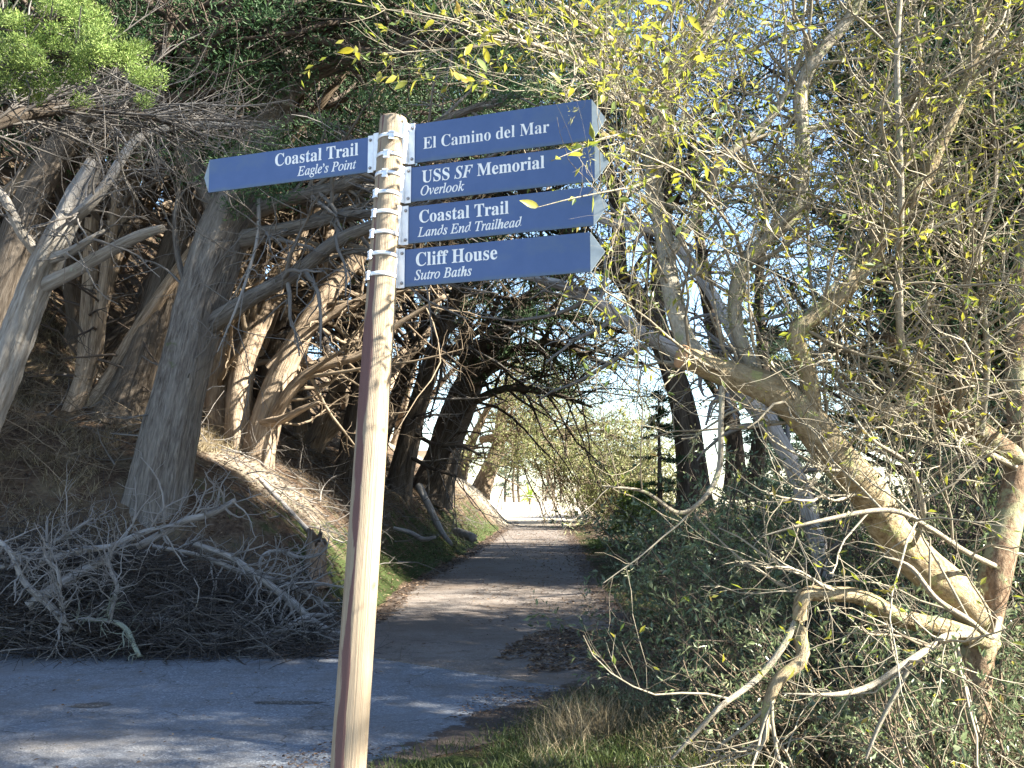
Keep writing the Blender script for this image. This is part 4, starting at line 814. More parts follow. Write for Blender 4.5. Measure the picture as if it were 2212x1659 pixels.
# young fir and pale conifer in the sky gap
def conifer(name, label, x, y, h, wid, seed, mats, nb=70, fs=.14, lean=0):
    rng = np.random.default_rng(seed); z0 = gz(x, y); t = thing(name, label, 'tree', (x, y, z0))
    zz = np.linspace(0, h, 8); p = np.column_stack([np.full(8, x) + lean * zz, np.full(8, y), z0 + zz]); r = np.linspace(.03 * h * .5 + .03, .01, 8)
    g = Geo(); a, b = trunk(g, p, r, k=10, n=24, rng=rng); g.build('trunk', mats[0], t)
    f = rng.uniform(.08, .98, nb); an = rng.uniform(0, 6.28, nb); L = wid * (1 - f) ** .8 * rng.uniform(.6, 1.1, nb) + .1
    d = np.column_stack([np.cos(an), np.sin(an), np.full(nb, -.1)]); s_ = np.linspace(0, 1, 6)
    bp = np.column_stack([x + lean * f * h, np.full(nb, y), z0 + f * h])[:, None] + d[:, None] * L[:, None, None] * s_[None, :, None]; bp[..., 2] += -.12 * L[:, None] * np.sin(s_ * 3.1)[None] + rng.normal(size=(nb, 6)) * .02
    br = np.repeat(np.linspace(.014, .004, 6)[None], nb, 0) * (h / 3) ** .5; g = Geo(); tubes(g, bp, br, 4); g.build('branchwork', mats[1], t, kind='stuff')
    g = Geo(); cen, _ = along(bp, nb * 12, .2, 1, rng); tufts(g, cen, rng.uniform(.5, 1.2, len(cen)) * fs * 1.1, 10, fs, .25, .15, rng); g.build('foliage', mats[2], t, sm=False, kind='stuff')
conifer('young_fir', 'slender young dark fir standing against the bright gap right of the trail', 2.95, 19.5, 3.6, 1.0, 51, (M['cyp'], M['tw_dark'], M['fol']), 46, .075)
conifer('young_fir', 'blue-green conifer beyond the thin trunks, right of the trail', 12.5, 46, 9.5, 3.2, 53, (M['cyp'], M['tw_dark'], M['fol_blue']), 150, .24)
conifer('young_fir', 'small bushy conifer at the trail edge near the bright opening', 3.4, 26.5, 1.7, 1.4, 54, (M['cyp'], M['tw_dark'], M['fol_sun']), 90, .13)
for i, (u, d, h) in enumerate(((1094, 118, 12), (1112, 105, 13), (1124, 112, 14), (1176, 110, 14), (1212, 120, 12), (1250, 115, 15))):
    x = (u - 1106) / F_PX * d
    nm = ('leftmost', 'second from left', 'third from left', 'fourth from left', 'fifth from left', 'rightmost')[i]
    rng = np.random.default_rng(60 + i); z0 = gz(x, d); t = thing('distant_pine', nm + ' of the tall blue-green pines beyond the end of the trail', 'tree', (x, d, z0), 'distant pines beyond the trail')
    p = np.column_stack([x + rng.normal(size=7).cumsum() * .12, np.full(7, d), z0 + np.linspace(-.3, h, 7)]); g = Geo(); a, b = trunk(g, p, np.linspace(.15, .05, 7), k=8, n=20, rng=rng); g.build('trunk', M['cyp'], t)
    s1, r1, _ = spawn(a[None], b[None], 34, .06, 1, (80, 12), (2.4, .8), 6, .12, (0, 0, .02), .4, .06, .3, rng); g = Geo(); tubes(g, s1, r1, 4); g.build('branchwork', M['tw_dark'], t, kind='stuff')
    g = Geo(); cen, _ = along(s1, 90, .3, 1, rng); tufts(g, cen, rng.uniform(.4, .8, len(cen)), 22, .34, .35, .3, rng); g.build('foliage', M['fol_blue'], t, sm=False, kind='stuff')

# ------------------------------------------------------------------ willow in front on the right
rw = np.random.default_rng(71)
wb = P(2135, 1440, 4.9)
t = wil = thing('willow_tree', 'sprawling lichen-covered willow with yellowing leaves filling the right side', 'tree', (wb[0], wb[1], gz(wb[0], wb[1])))
WL = [('trunk', 'willow_red', [(2090, 1800, 4.9), (2100, 1500, 4.9), (2125, 1360, 4.9), (2150, 1230, 4.9), (2190, 1080, 5.0), (2205, 940, 5.1), (2200, 780, 5.2), (2205, 600, 5.3), (2225, 400, 5.4), (2250, 150, 5.5), (2260, -60, 5.6)], [.14, .115, .105, .095, .085, .08, .07, .06, .05, .04, .02]),
      ('limb', 'willow', [(2128, 1360, 4.92), (2065, 1285, 4.75), (1985, 1215, 4.6), (1920, 1145, 4.5), (1868, 1065, 4.4), (1805, 985, 4.35), (1745, 898, 4.3), (1665, 843, 4.3), (1570, 806, 4.3), (1478, 772, 4.25)], [.07, .09, .095, .09, .088, .085, .082, .075, .064, .052]),
      ('limb', 'willow_grey', [(1530, 790, 4.3), (1475, 735, 4.4), (1450, 620, 4.5), (1436, 500, 4.6), (1415, 400, 4.6), (1418, 300, 4.6), (1450, 205, 4.6), (1505, 95, 4.6), (1570, -20, 4.6), (1640, -140, 4.6)], [.045, .046, .045, .043, .042, .040, .038, .033, .028, .02]),
      ('limb', 'willow', [(1755, 905, 4.3), (1748, 820, 4.25), (1725, 730, 4.2), (1760, 680, 4.2), (1822, 630, 4.2), (1870, 560, 4.3), (1920, 480, 4.3), (1985, 410, 4.3), (2030, 320, 4.3), (2070, 210, 4.3), (2115, 90, 4.3), (2135, -60, 4.3)], [.045, .042, .04, .037, .036, .034, .032, .03, .028, .025, .022, .015]),
      ('limb', 'willow_grey', [(1640, 835, 4.3), (1580, 700, 4.4), (1600, 600, 4.4), (1660, 520, 4.4), (1722, 455, 4.4), (1738, 380, 4.4), (1732, 290, 4.4), (1726, 190, 4.4), (1765, 120, 4.4), (1830, 40, 4.4), (1900, -80, 4.4)], [.035, .033, .035, .036, .038, .038, .036, .034, .03, .026, .018]),
      ('limb', 'willow_grey', [(1735, 285, 4.4), (1800, 262, 4.4), (1880, 235, 4.4), (2000, 190, 4.4), (2100, 120, 4.5)], [.024, .022, .02, .016, .01]),
      ('limb', 'willow_grey', [(1442, 560, 4.5), (1520, 440, 4.5), (1560, 350, 4.4), (1640, 270, 4.4), (1700, 200, 4.4), (1740, 90, 4.4)], [.028, .026, .026, .024, .02, .012]),
      ('limb', 'willow_grey', [(1972, 798, 4.58), (1945, 745, 4.3), (1942, 600, 4.15), (1946, 450, 4.05), (1940, 300, 4.0), (1946, 120, 4.0), (1950, -80, 4.0)], [.022, .022, .021, .02, .018, .017, .013]),
      ('limb', 'willow_red', [(2190, 985, 5.0), (2120, 930, 4.8), (2045, 895, 4.7), (2000, 845, 4.6), (1968, 790, 4.6), (1912, 728, 4.5)], [.055, .055, .05, .047, .042, .03]),
      ('limb', 'willow_grey', [(2030, 880, 4.7), (1940, 886, 4.5), (1865, 862, 4.4), (1820, 830, 4.4), (1780, 780, 4.4), (1700, 740, 4.3)], [.022, .022, .02, .018, .015, .01]),
      ('limb', 'willow', [(2140, 1390, 4.9), (2050, 1355, 4.6), (1960, 1335, 4.4), (1860, 1292, 4.3), (1785, 1278, 4.25), (1738, 1295, 4.2), (1722, 1365, 4.2), (1728, 1430, 4.15), (1690, 1480, 4.1), (1655, 1535, 4.1), (1650, 1600, 4.1)], [.05, .045, .042, .036, .034, .033, .03, .028, .026, .022, .02]),
      ('limb', 'willow_grey', [(1725, 1330, 4.2), (1690, 1400, 4.15), (1640, 1470, 4.1), (1560, 1520, 4.0), (1510, 1570, 4.0), (1450, 1640, 4.0)], [.018, .018, .016, .014, .012, .008]),
      ('limb', 'willow_grey', [(2125, 1370, 4.85), (2060, 1370, 4.4), (2010, 1390, 4.2), (1950, 1435, 4.0), (1880, 1480, 4.0), (1800, 1503, 3.9), (1690, 1498, 3.9)], [.02, .022, .02, .018, .016, .012, .003]),
      ('limb', 'willow_grey', [(1960, 1450, 4.0), (1900, 1560, 4.0), (1870, 1640, 4.0)], [.014, .012, .008]),
      ('limb', 'willow_grey', [(1560, 835, 4.25), (1556, 920, 4.2), (1552, 1010, 4.2), (1530, 1075, 4.1), (1470, 1110, 4.1), (1400, 1062, 4.0), (1300, 1050, 3.9)], [.016, .017, .016, .014, .012, .009, .005]),
      ('limb', 'willow_grey', [(2160, 1330, 4.88), (2140, 1375, 4.5), (2090, 1340, 4.2), (2030, 1290, 4.1), (1960, 1225, 4.1), (1900, 1200, 4.1)], [.02, .018, .017, .015, .012, .004]),
      ('limb', 'willow_grey', [(2155, 1225, 4.88), (2080, 1180, 4.4), (2010, 1140, 4.1), (1920, 1105, 3.9), (1760, 1130, 3.8), (1640, 1160, 3.8)], [.018, .016, .015, .014, .01, .003]),
      ('limb', 'willow_grey', [(1965, 1195, 4.55), (1990, 1110, 4.2), (1960, 1010, 4.1), (1880, 950, 4.0), (1820, 860, 4.0)], [.016, .015, .014, .01, .003]),
      ('limb', 'willow_grey', [(1455, 215, 4.6), (1370, 130, 4.3), (1280, 60, 4.0), (1190, 0, 3.8), (1120, -40, 3.6)], [.026, .022, .018, .014, .008]),
      ('limb', 'willow_grey', [(1430, 290, 4.6), (1350, 200, 4.2), (1250, 130, 3.8), (1120, 90, 3.5), (1010, 75, 3.4)], [.022, .018, .014, .009, .004]),
      ('limb', 'willow_grey', [(1420, 320, 4.5), (1370, 290, 3.8), (1320, 300, 3.2), (1260, 320, 2.85), (1190, 348, 2.68)], [.010, .007, .0045, .0028, .0012]),
      ('limb', 'willow_grey', [(1420, 380, 4.5), (1380, 400, 3.8), (1330, 405, 3.2), (1250, 425, 2.8), (1160, 448, 2.62)], [.009, .0065, .0042, .0026, .0012]),
      ('limb', 'willow_grey', [(1415, 300, 4.5), (1360, 240, 3.9), (1320, 215, 3.3), (1275, 190, 2.95), (1220, 205, 2.8)], [.009, .0065, .0042, .0026, .0012]),
      ('limb', 'willow_grey', [(2196, 1010, 5.02), (2100, 950, 4.7), (2065, 810, 4.5), (2080, 600, 4.4), (2050, 400, 4.5), (2000, 250, 4.5), (1980, 60, 4.5), (1970, -60, 4.5)], [.024, .022, .02, .019, .017, .014, .012, .008]),
      ('limb', 'willow_grey', [(2120, 940, 4.7), (2130, 760, 4.6), (2110, 560, 4.5), (2150, 380, 4.5), (2140, 200, 4.5), (2180, 20, 4.5)], [.02, .019, .018, .016, .013, .008])]
LP = []
for nm, mt, pts, rr_ in WL:
    g = Geo(); pw = PT(pts); rr_ = list(np.array(rr_) * (.8 if nm == 'trunk' else .97 if rr_[0] > .03 else .75)); pw[1:-1] += rw.normal(size=(len(pw) - 2, 3)) * .008
    a, b = trunk(g, pw, A(*rr_), k=22 if rr_[0] > .03 else 10, n=60, flute=.045, flare=.15 if nm == 'trunk' else 0, rng=rw, rough=.02); o = g.build(nm, M[mt], t); LP.append((a, b))
    if mt == 'willow' and pts[-1][0] == 1478:      # sawn end
        e = nrm(a[-1] - a[-2]); q1 = nrm(np.cross(e, A(0, 0, 1))); q2 = np.cross(e, q1); an = np.arange(20) * 2 * math.pi / 20
        g = Geo(); rim = a[-1] + e * .012 + .052 * (np.cos(an)[:, None] * q1 + np.sin(an)[:, None] * q2) + e * .01; bk = rim - e * .02
        g.add(np.vstack([rim, bk, (a[-1] + e * .024)[None]]), q=[[i + 20, (i + 1) % 20 + 20, (i + 1) % 20, i] for i in range(20)], t=[[i, (i + 1) % 20, 40] for i in range(20)]); g.build('sawn_end', M['cut'], o)
lp = np.array([a for a, b in LP]); lr = np.array([b for a, b in LP])
def clear(q, r):
    e = q.reshape(len(q), -1, 3); dd = np.maximum(e[..., 1], .3); u = 1106 + e[..., 0] / dd * F_PX * 1.02; bad = ((u < 1195) & (e[..., 1] < 4.2) & (e[..., 2] < CAM_H + dd * .43)).any(1); return q[~bad], r[~bad]
g = Geo(); s1, r1, _ = spawn(lp, lr, 640, .15, 1, (52, 18), (.62, .25), 8, .17, (0, 0, .03), .5, .009, .35, rw); s1, r1 = clear(s1, r1); kk = rw.uniform(size=len(s1)) < .3 + .7 * smooth(1.2, 2.4, s1[:, 0, 2]); s1, r1 = s1[kk], r1[kk]; tubes(g, s1, r1, 5)
s2, r2, _ = spawn(s1, r1, 3100, .12, 1, (48, 18), (.30, .12), 6, .18, (0, 0, .03), .65, .0045, .4, rw); s2, r2 = clear(s2, r2); tubes(g, s2, r2, 3)
s3, r3, _ = spawn(s2, r2, 6600, .2, 1, (48, 18), (.14, .05), 3, .25, (0, 0, .02), .7, .0024, .5, rw); s3, r3 = clear(s3, r3); tubes(g, s3, r3, 3); g.build('twigs', M['tw_willow'], t, kind='stuff')
def leafset(rng, paths, n, L, wr, keep=None):
    p, d = along(paths, n, .1, 1, rng)
    if keep is not None: k = keep(p); p, d = p[k], d[k]
    m = len(p); dv = nrm(d + rng.normal(size=(m, 3)) * .75 + A(0, 0, -.15)); LL = rng.uniform(.6, 1.25, m) * L; return p, dv, rng.normal(size=(m, 3)) + A(0, 0, 1.2), LL, LL * wr * rng.uniform(.75, 1.25, m)
zk = lambda p: rw.uniform(size=len(p)) < np.clip(smooth(1.5, 3.2, p[:, 2]) * .85 + .22, 0, 1)
p1, d1, n1_, L1, W1 = leafset(rw, s3, 14500, .037, .36, zk); p2, d2, n2_, L2, W2 = leafset(rw, s2[s2[:, 0, 1] < 3.9], 700, .045, .34)
sprig = np.array([a for a, b in LP if a[-1, 1] < 2.9]); p3, d3, n3, L3, W3 = leafset(rw, sprig[:, 25:], 46, .055, .34)
pa, da, na, La, Wa = (np.concatenate(x) for x in ((p1, p2, p3), (d1, d2, d3), (n1_, n2_, n3), (L1, L2, L3), (W1, W2, W3)))
near = np.argsort(pa[:, 1])[:240]; far_ = np.setdiff1d(np.arange(len(pa)), near)
g = Geo(); leaves(g, pa[far_], da[far_], na[far_], La[far_], Wa[far_]); g.build('foliage', M['lf_willow'], t, sm=False, kind='stuff')
LV = []
for i in range(6):                                         # six leaf shapes shared by the nearest leaves
    g = Geo(); s_ = np.linspace(0, 1, 6); wd = np.sin(np.pi * s_ ** .8) * .17 * (1 + .1 * i % .3); cv = .10 * np.sin(s_ * 2 + i) - .12 * s_ ** 2
    V = np.concatenate([np.column_stack([s_, -wd, cv + .05 * (wd > .05)]), np.column_stack([s_, 0 * s_, cv]), np.column_stack([s_, wd, cv + .05 * (wd > .05)])])
    g.add(V, [[k * 6 + j, k * 6 + j + 1, (k + 1) * 6 + j + 1, (k + 1) * 6 + j] for k in range(2) for j in range(5)])
    cols = [[(.09, .13, .04), (.15, .19, .05)], [(.10, .14, .05), (.22, .23, .05)], [(.30, .28, .04), (.45, .36, .04)], [(.12, .16, .06), (.18, .22, .08)], [(.20, .22, .06), (.34, .30, .05)], [(.24, .16, .06), (.38, .28, .06)]][i]
    LV.append(g.mesh('leaf', leaf_mat('near_willow_leaf', cols, .45, .35, (0.5, .45, .03), 20)))
for j in near:
    o = bpy.data.objects.new('leaf', LV[int(rw.integers(0, 6))]); COL.objects.link(o); o.parent = t
    ex = nrm(da[j]); ey = nrm(np.cross(na[j], ex)); ez = np.cross(ex, ey); L = La[j] * 1.15; bp = pa[j] - np.array(t['_b'])
    o.matrix_local = Matrix(((ex[0] * L, ey[0] * L, ez[0] * L, bp[0]), (ex[1] * L, ey[1] * L, ez[1] * L, bp[1]), (ex[2] * L, ey[2] * L, ez[2] * L, bp[2]), (0, 0, 0, 1)))
# lichen beards on the thick limbs
g = Geo(); mp2, _ = along(lp[[1, 3, 8, 2, 4]], 900, .1, .95, rw); mp2 = np.vstack([mp2, along(s1, 300, 0, .8, rw)[0]])
cen = mp2 + rw.normal(size=mp2.shape) * .035; tufts(g, cen, rw.uniform(.012, .03, len(cen)), 16, .022, 1, -.1, rw, .22); g.build('lichen', M['moss'], t, sm=False, kind='stuff')

# ------------------------------------------------------------------ shrubs on the right
def shrub(name, label, x, y, h, wdt, seed, lmat, tmat, nst=26, nl=5200, L=.06, wr=.33, arch=.05, group='shrubs right of the trail', t2=420, t3=1500):
    rng = np.random.default_rng(seed); z0 = gz(x, y); t = thing(name, label, 'shrub', (x, y, z0), group)
    p = np.column_stack([x + rng.normal(size=nst) * wdt * .18, y + rng.normal(size=nst) * wdt * .18, np.full(nst, z0 - .05)]); d = nrm(np.column_stack([rng.normal(size=(nst, 2)) * .55 * wdt / h, np.ones(nst)])); out = [p]
    st = (h * rng.uniform(.6, 1.15, nst) / 9)[:, None]
    for _ in range(9): d = nrm(d + rng.normal(size=(nst, 3)) * .13 + A(0, 0, -arch)); out.append(out[-1] + d * st)
    sp_ = np.stack(out, 1); sr_ = np.repeat(np.linspace(.016, .004, 10)[None], nst, 0) * (h / 1.6) ** .5
    for i in range(0, nst, max(1, nst // 10)):
        g = Geo(); tubes(g, sp_[i:i + 1], sr_[i:i + 1], 6); g.build('stem', tmat, t)
    g = Geo(); tubes(g, sp_, sr_ * .98, 5)
    a, ar, _ = spawn(sp_, sr_, t2, .15, 1, (48, 16), (h * .26, h * .1), 5, .16, (0, 0, .02), .6, .007, .4, rng); tubes(g, a, ar, 3)
    b, br_, _ = spawn(a, ar, t3, .15, 1, (45, 16), (h * .11, h * .04), 3, .2, (0, 0, .02), .7, .0035, .5, rng); tubes(g, b, br_, 3); g.build('twigs', tmat, t, kind='stuff')
    if nl:
        g = Geo(); q = leafset(rng, b, nl, L, wr); leaves(g, *q); g.build('foliage', lmat, t, sm=False, kind='stuff')
    return t
SH = {}
def shrub_copy(key, label, x, y, sc_, rot):
    src = SH[key]; t = thing('leafy_shrub', label, 'shrub', (x, y, gz(x, y)), 'shrubs right of the trail'); t.scale = sc_; t.rotation_euler = (0, 0, math.radians(rot))
    for c in src.children:
        o = c.copy(); COL.objects.link(o); o.parent = t
SH['a'] = shrub('leafy_shrub', 'grey-green leafy bush bulging over the right edge of the trail', 1.75, 8.6, 1.35, 1.5, 81, M['lf_bush'], M['tw_tan'], 30, 6000, .062, .36)
SH['b'] = shrub('leafy_shrub', 'leafy bush right behind the trail-edge bush', 2.7, 10.6, 1.9, 2.0, 82, M['lf_bush'], M['tw_dark'], 30, 7000, .07, .36)
SH['c'] = shrub('leafy_shrub', 'tall dark bush behind the thick willow limb', 3.3, 8.3, 2.3, 2.1, 83, M['lf_dark'], M['tw_dark'], 34, 8500, .06, .4)
SH['d'] = shrub('leafy_shrub', 'bare twiggy bush below the low arching willow limb', 1.85, 5.9, 0.95, 1.5, 89, M['lf_bush'], M['tw_tan'], 40, 5200, .05, .33)
SH['e'] = shrub('leafy_shrub', 'pale sunlit bush right of the trail beside the far gate', 4.9, 50, 3.4, 3.6, 93, M['fol_pale'], M['tw_tan'], 30, 7000, .16, .4)
shrub_copy('c', 'dark leafy bush behind the reddish willow trunk', 4.6, 8.6, (1.1, 1.1, 1.1), 130)
shrub_copy('b', 'tall bush filling the gap under the thin dark trunks', 4.3, 12.8, (1.3, 1.3, 1.3), 70)
shrub_copy('b', 'bush beside the trail below the slender young fir', 3.5, 15.5, (1.0, 1.0, .9), 200)
shrub_copy('c', 'bush at the trail edge near the far dark branch heap', 3.7, 22.0, (1.0, 1.0, .65), 40)
shrub_copy('a', 'dark bush in the bottom right corner under the willow', 2.75, 5.6, (1.1, 1.1, .75), 90)
shrub_copy('d', 'twiggy bush left of the low arching willow limb', 1.35, 6.9, (.75, .75, .85), 160)
shrub_copy('c', 'dark bush between the two willow trunks', 6.2, 10.5, (1.3, 1.3, 1.25), 280)
shrub_copy('d', 'twiggy bush at the right edge under the willow trunk', 3.6, 6.4, (1.2, 1.2, 1.5), 60)
shrub_copy('b', 'leafy bush behind the low limbs of the willow', 2.5, 7.2, (.8, .8, .75), 310)
shrub_copy('d', 'twiggy bush hiding the foot of the willow trunk', 2.1, 4.45, (.8, .8, 1.15), 20)
shrub_copy('a', 'grey-green bush low in the right corner in front of the willow', 2.45, 4.9, (.6, .6, .7), 200)
shrub_copy('e', 'loose pale sunlit bush behind the slender young fir', 4.6, 38, (1.0, 1.0, 1.25), 220)
shrub_copy('e', 'pale drooping bush at the right of the bright opening', 5.2, 43, (1.05, 1.05, 1.2), 120)

# ------------------------------------------------------------------ brush pile
rb = np.random.default_rng(101)
BP = [('curved dead branch jutting up right from the top of the brush pile', 'dead', [(300, 1180, 10.6), (345, 1155, 10.5), (400, 1125, 10.4), (460, 1108, 10.3), (508, 1080, 10.2)], [.055, .055, .05, .045, .03], 10),
      ('pale dead limb lying along the top of the brush pile', 'dead', [(90, 1215, 10.6), (170, 1190, 10.5), (240, 1180, 10.4), (310, 1150, 10.4), (380, 1132, 10.4)], [.05, .05, .045, .04, .015], 10),
      ('wavy dead log lying along the front edge of the brush pile', 'dead', [(200, 1352, 10.5), (300, 1342, 10.4), (375, 1345, 10.4), (440, 1372, 10.4), (510, 1374, 10.4), (590, 1370, 10.5), (625, 1352, 10.6), (670, 1330, 10.8), (720, 1330, 11)], [.05, .055, .06, .055, .048, .045, .04, .035, .02], 14),
      ('long dead limb slanting down right to the path edge', 'dead', [(420, 1175, 11), (500, 1205, 10.9), (570, 1255, 10.8), (630, 1300, 10.8), (680, 1345, 10.8), (720, 1365, 10.9), (770, 1367, 11)], [.04, .045, .05, .055, .055, .05, .04], 16),
      ('thinner dead limb slanting behind the long one', 'dead', [(330, 1180, 11.1), (430, 1200, 11.1), (520, 1235, 11), (600, 1255, 11.1), (660, 1280, 11.2), (720, 1320, 11.3)], [.03, .035, .04, .04, .035, .02], 14),
      ('grey forked branch at the left end of the brush pile', 'dead', [(-30, 1150, 10.2), (20, 1190, 10.1), (55, 1260, 10), (110, 1310, 10), (150, 1360, 10)], [.03, .035, .04, .045, .05], 14),
      ('lichen-green branch pointing down onto the path', 'lichen', [(160, 1340, 10.1), (240, 1342, 10), (275, 1362, 9.9), (290, 1395, 9.8), (302, 1418, 9.75)], [.02, .028, .032, .03, .026], 5),
      ('upright zigzag pale branch in front of the brush pile', 'dead', [(235, 1345, 10), (246, 1300, 9.95), (252, 1262, 9.95), (236, 1225, 9.95), (240, 1195, 9.95), (260, 1165, 9.95)], [.026, .024, .022, .018, .014, .006], 12),
      ('forked upright pale branch at the left of the brush pile', 'dead', [(140, 1345, 9.9), (130, 1290, 9.9), (125, 1235, 9.9), (100, 1205, 9.9), (95, 1170, 9.9)], [.03, .026, .024, .018, .006], 14),
      ('hooked dead branch hanging in front of the rotten stump', 'dead', [(560, 1260, 11.3), (565, 1205, 11.3), (600, 1190, 11.3), (660, 1205, 11.3), (700, 1190, 11.3), (712, 1160, 11.3)], [.028, .026, .025, .02, .014, .006], 10),
      ('thick grey log half buried in the brush pile at left', 'dead', [(60, 1310, 10.3), (120, 1270, 10.4), (180, 1235, 10.5), (240, 1200, 10.6)], [.075, .075, .07, .06], 6),
      ('dead branch lying at the left frame edge above the pile', 'dead', [(-60, 1240, 10.8), (40, 1215, 10.8), (120, 1170, 10.8), (200, 1120, 10.9)], [.05, .045, .035, .015], 12)]
for lab, mt, pts, rr_, nt_ in BP:
    p0 = PT(pts); t = thing('dead_branch', lab, 'branch', p0[0], 'dead branches of the brush pile')
    g = Geo(); a, b = trunk(g, p0, A(*rr_) * .78, k=14, n=44, flute=.06, jag=.5, rng=rb); g.build('limb', M[mt], t)
    g = Geo(); s1, r1, _ = spawn(a[None], b[None], nt_ * 2, .1, 1, (55, 15), (.42, .2), 7, .22, (0, 0, .02), .45, .014, .35, rb, bias=(0, -.6, .3)); tubes(g, s1, r1, 5)
    s2, r2, _ = spawn(s1, r1, nt_ * 8, .15, 1, (45, 15), (.2, .08), 5, .25, (0, 0, .02), .6, .007, .4, rb); tubes(g, s2, r2, 4); g.build('twigs', M[mt], t, kind='stuff')
def tangle(name, label, cat, n, sampler, L, rmax, mat, seed, k=3, wig=.16, zdir=.25):
    rng = np.random.default_rng(seed); p = sampler(rng, n); d = nrm(rng.normal(size=(n, 3)) * A(1, .6, zdir)); out = [p]; st = (rng.uniform(.5, 1.4, n) * L / 6)[:, None]
    for _ in range(6): d = nrm(d + rng.normal(size=(n, 3)) * wig); out.append(out[-1] + d * st)
    q = np.stack(out, 1); gzv = height(q[..., 0].ravel(), q[..., 1].ravel()).reshape(q.shape[:2]); q[..., 2] = np.maximum(q[..., 2], gzv + .01)
    g = Geo(); r = np.repeat(rng.uniform(.3, 1, n)[:, None] ** 2 * rmax, 7, 1) * np.linspace(1, .35, 7); tubes(g, q, r, k)
    s1, r1, _ = spawn(q, r, n * 3, .1, 1, (48, 15), (L * .3, L * .1), 3, .22, (0, 0, 0), .6, .005, .5, rng); tubes(g, s1, r1, 3)
    o = g.build(name, mat, kind='stuff'); o.location = (0, 0, 0); tag(o, label, cat); return o
def pile_s(rng, n):
    u = rng.uniform(-80, 700, n); d = rng.uniform(9.9, 11.6, n); x = (u - 1106) / F_PX * d
    topv = np.interp(u, [-80, 100, 300, 450, 600, 700], [1.0, 1.05, 1.0, .8, .5, .2]) * smooth(9.6, 10.8, d)
    zg = height(x, d); return np.column_stack([x, d, zg + rng.uniform(0, 1, n) ** .8 * np.maximum(topv - np.maximum(zg, 0) * .7, .12)])
tangle('brush_twigs', 'tangled heap of thin dead twigs filling the brush pile', 'brush', 1300, pile_s, .85, .013, M['tw_brush'], 111)
tangle('brush_twigs', 'pale grey twigs caught on top of the brush pile', 'brush', 420, lambda r, n: pile_s(r, n) + A(0, -.12, .10), .7, .012, M['tw_grey'], 112)
rp = np.random.default_rng(115); g = Geo(); cp = pile_s(rp, 420); tufts(g, cp, rp.uniform(.10, .22, 420), 34, .07, .6, .1, rp, .16); o = g.build('brush_needles', M['needle'], kind='stuff', sm=False); tag(o, 'matted dark dead foliage inside the brush pile', 'brush')
def bank_s(rng, n):
    y = rng.uniform(13, 34, n); s_ = rng.uniform(.3, 5, n); x = np.interp(y, LB[4:, 1], LB[4:, 0]) - s_ * 1.02; return np.column_stack([x, y, height(x, y) + rng.uniform(0.01, .22, n)])
tangle('bank_debris', 'fallen twigs and sticks strewn down the shaded bank', 'sticks', 650, bank_s, .9, .018, M['tw_grey'], 113, zdir=.3)
def left_s(rng, n):
    x = rng.uniform(-9, -4.8, n); y = rng.uniform(11.4, 15, n); return np.column_stack([x, y, height(x, y) + rng.uniform(0, .5, n)])
tangle('dry_brush', 'dry brush and hanging dead twigs on the bank left of the leaning trunk', 'brush', 500, left_s, .9, .010, M['tw_tan'], 114, zdir=.7)
# logs on the bank
for lab, pts, rr_ in (('short split log lying on the grass beside the trail', [(985, 1148, 25), (1005, 1155, 24.6), (1022, 1162, 24.2)], [.10, .12, .11]),
                      ('grey root limb snaking down the bank under the slim cypress', [(905, 1050, 23.5), (930, 1100, 23), (955, 1150, 22.5), (975, 1175, 22)], [.10, .08, .07, .04]),
                      ('weathered branch lying low on the bank right of the post', [(850, 1140, 20), (885, 1150, 20), (915, 1165, 19.6), (940, 1160, 19.4)], [.03, .05, .05, .03]),
                      ('fallen limb lying on the mound above the rotten stump', [(560, 1075, 15), (600, 1105, 14.6), (650, 1140, 14.2), (700, 1180, 13.8)], [.03, .035, .035, .02])):
    p0 = PT(pts); p0[:, 2] = np.maximum(p0[:, 2], height(p0[:, 0], p0[:, 1]) + np.array(rr_) * .7); g = Geo(); trunk(g, p0, A(*rr_), k=12, n=30, flute=.09, jag=.4, rng=rb); o = g.build('fallen_log', M['dead'], base=p0[0]); tag(o, lab, 'log', 'fallen logs on the bank')
# rotten stump
sx, sy = P(680, 1235, 12.9)[:2]; z0 = gz(sx, sy); g = Geo()
trunk(g, A([sx + .02, sy, z0 - .15], [sx, sy, z0 + .1], [sx + .01, sy, z0 + .3], [sx + .02, sy, z0 + .47]), A(.17, .145, .13, .125), k=30, n=30, flute=.22, flare=.2, jag=1.1, rng=rb, rough=.05)
tag(g.build('tree_stump', M['stump'], base=(sx, sy, z0)), 'splintered rotten brown stump at the foot of the bank left of the post', 'stump')

# ------------------------------------------------------------------ grass, weeds, leaf litter
rgz = np.random.default_rng(121)
def blades(name, label, pts, h, wd, mat, bendy=.5, cat='grass'):
    n = len(pts); g = Geo(); d = nrm(np.column_stack([rgz.normal(size=(n, 2)) * bendy, np.ones(n)])); L = rgz.uniform(.45, 1.25, n) * h
    s_ = nrm(np.column_stack([rgz.normal(size=(n, 2)), np.zeros(n)])) * (wd * rgz.uniform(.6, 1.3, n))[:, None]; be = np.column_stack([rgz.normal(size=(n, 2)) * .35, -np.ones(n) * .12]) * L[:, None]
    m = pts + d * L[:, None] * .55; tip = pts + d * L[:, None] + be
    V = np.stack([pts - s_ * .5, pts + s_ * .5, m + s_ * .4 + be * .2, m - s_ * .4 + be * .2, tip], 1); i = np.arange(n)[:, None] * 5
    g.add(V, q=np.hstack([i, i + 1, i + 2, i + 3]), t=np.hstack([i + 3, i + 2, i + 4])); o = g.build(name, mat, kind='stuff', sm=False); tag(o, label, cat); return o
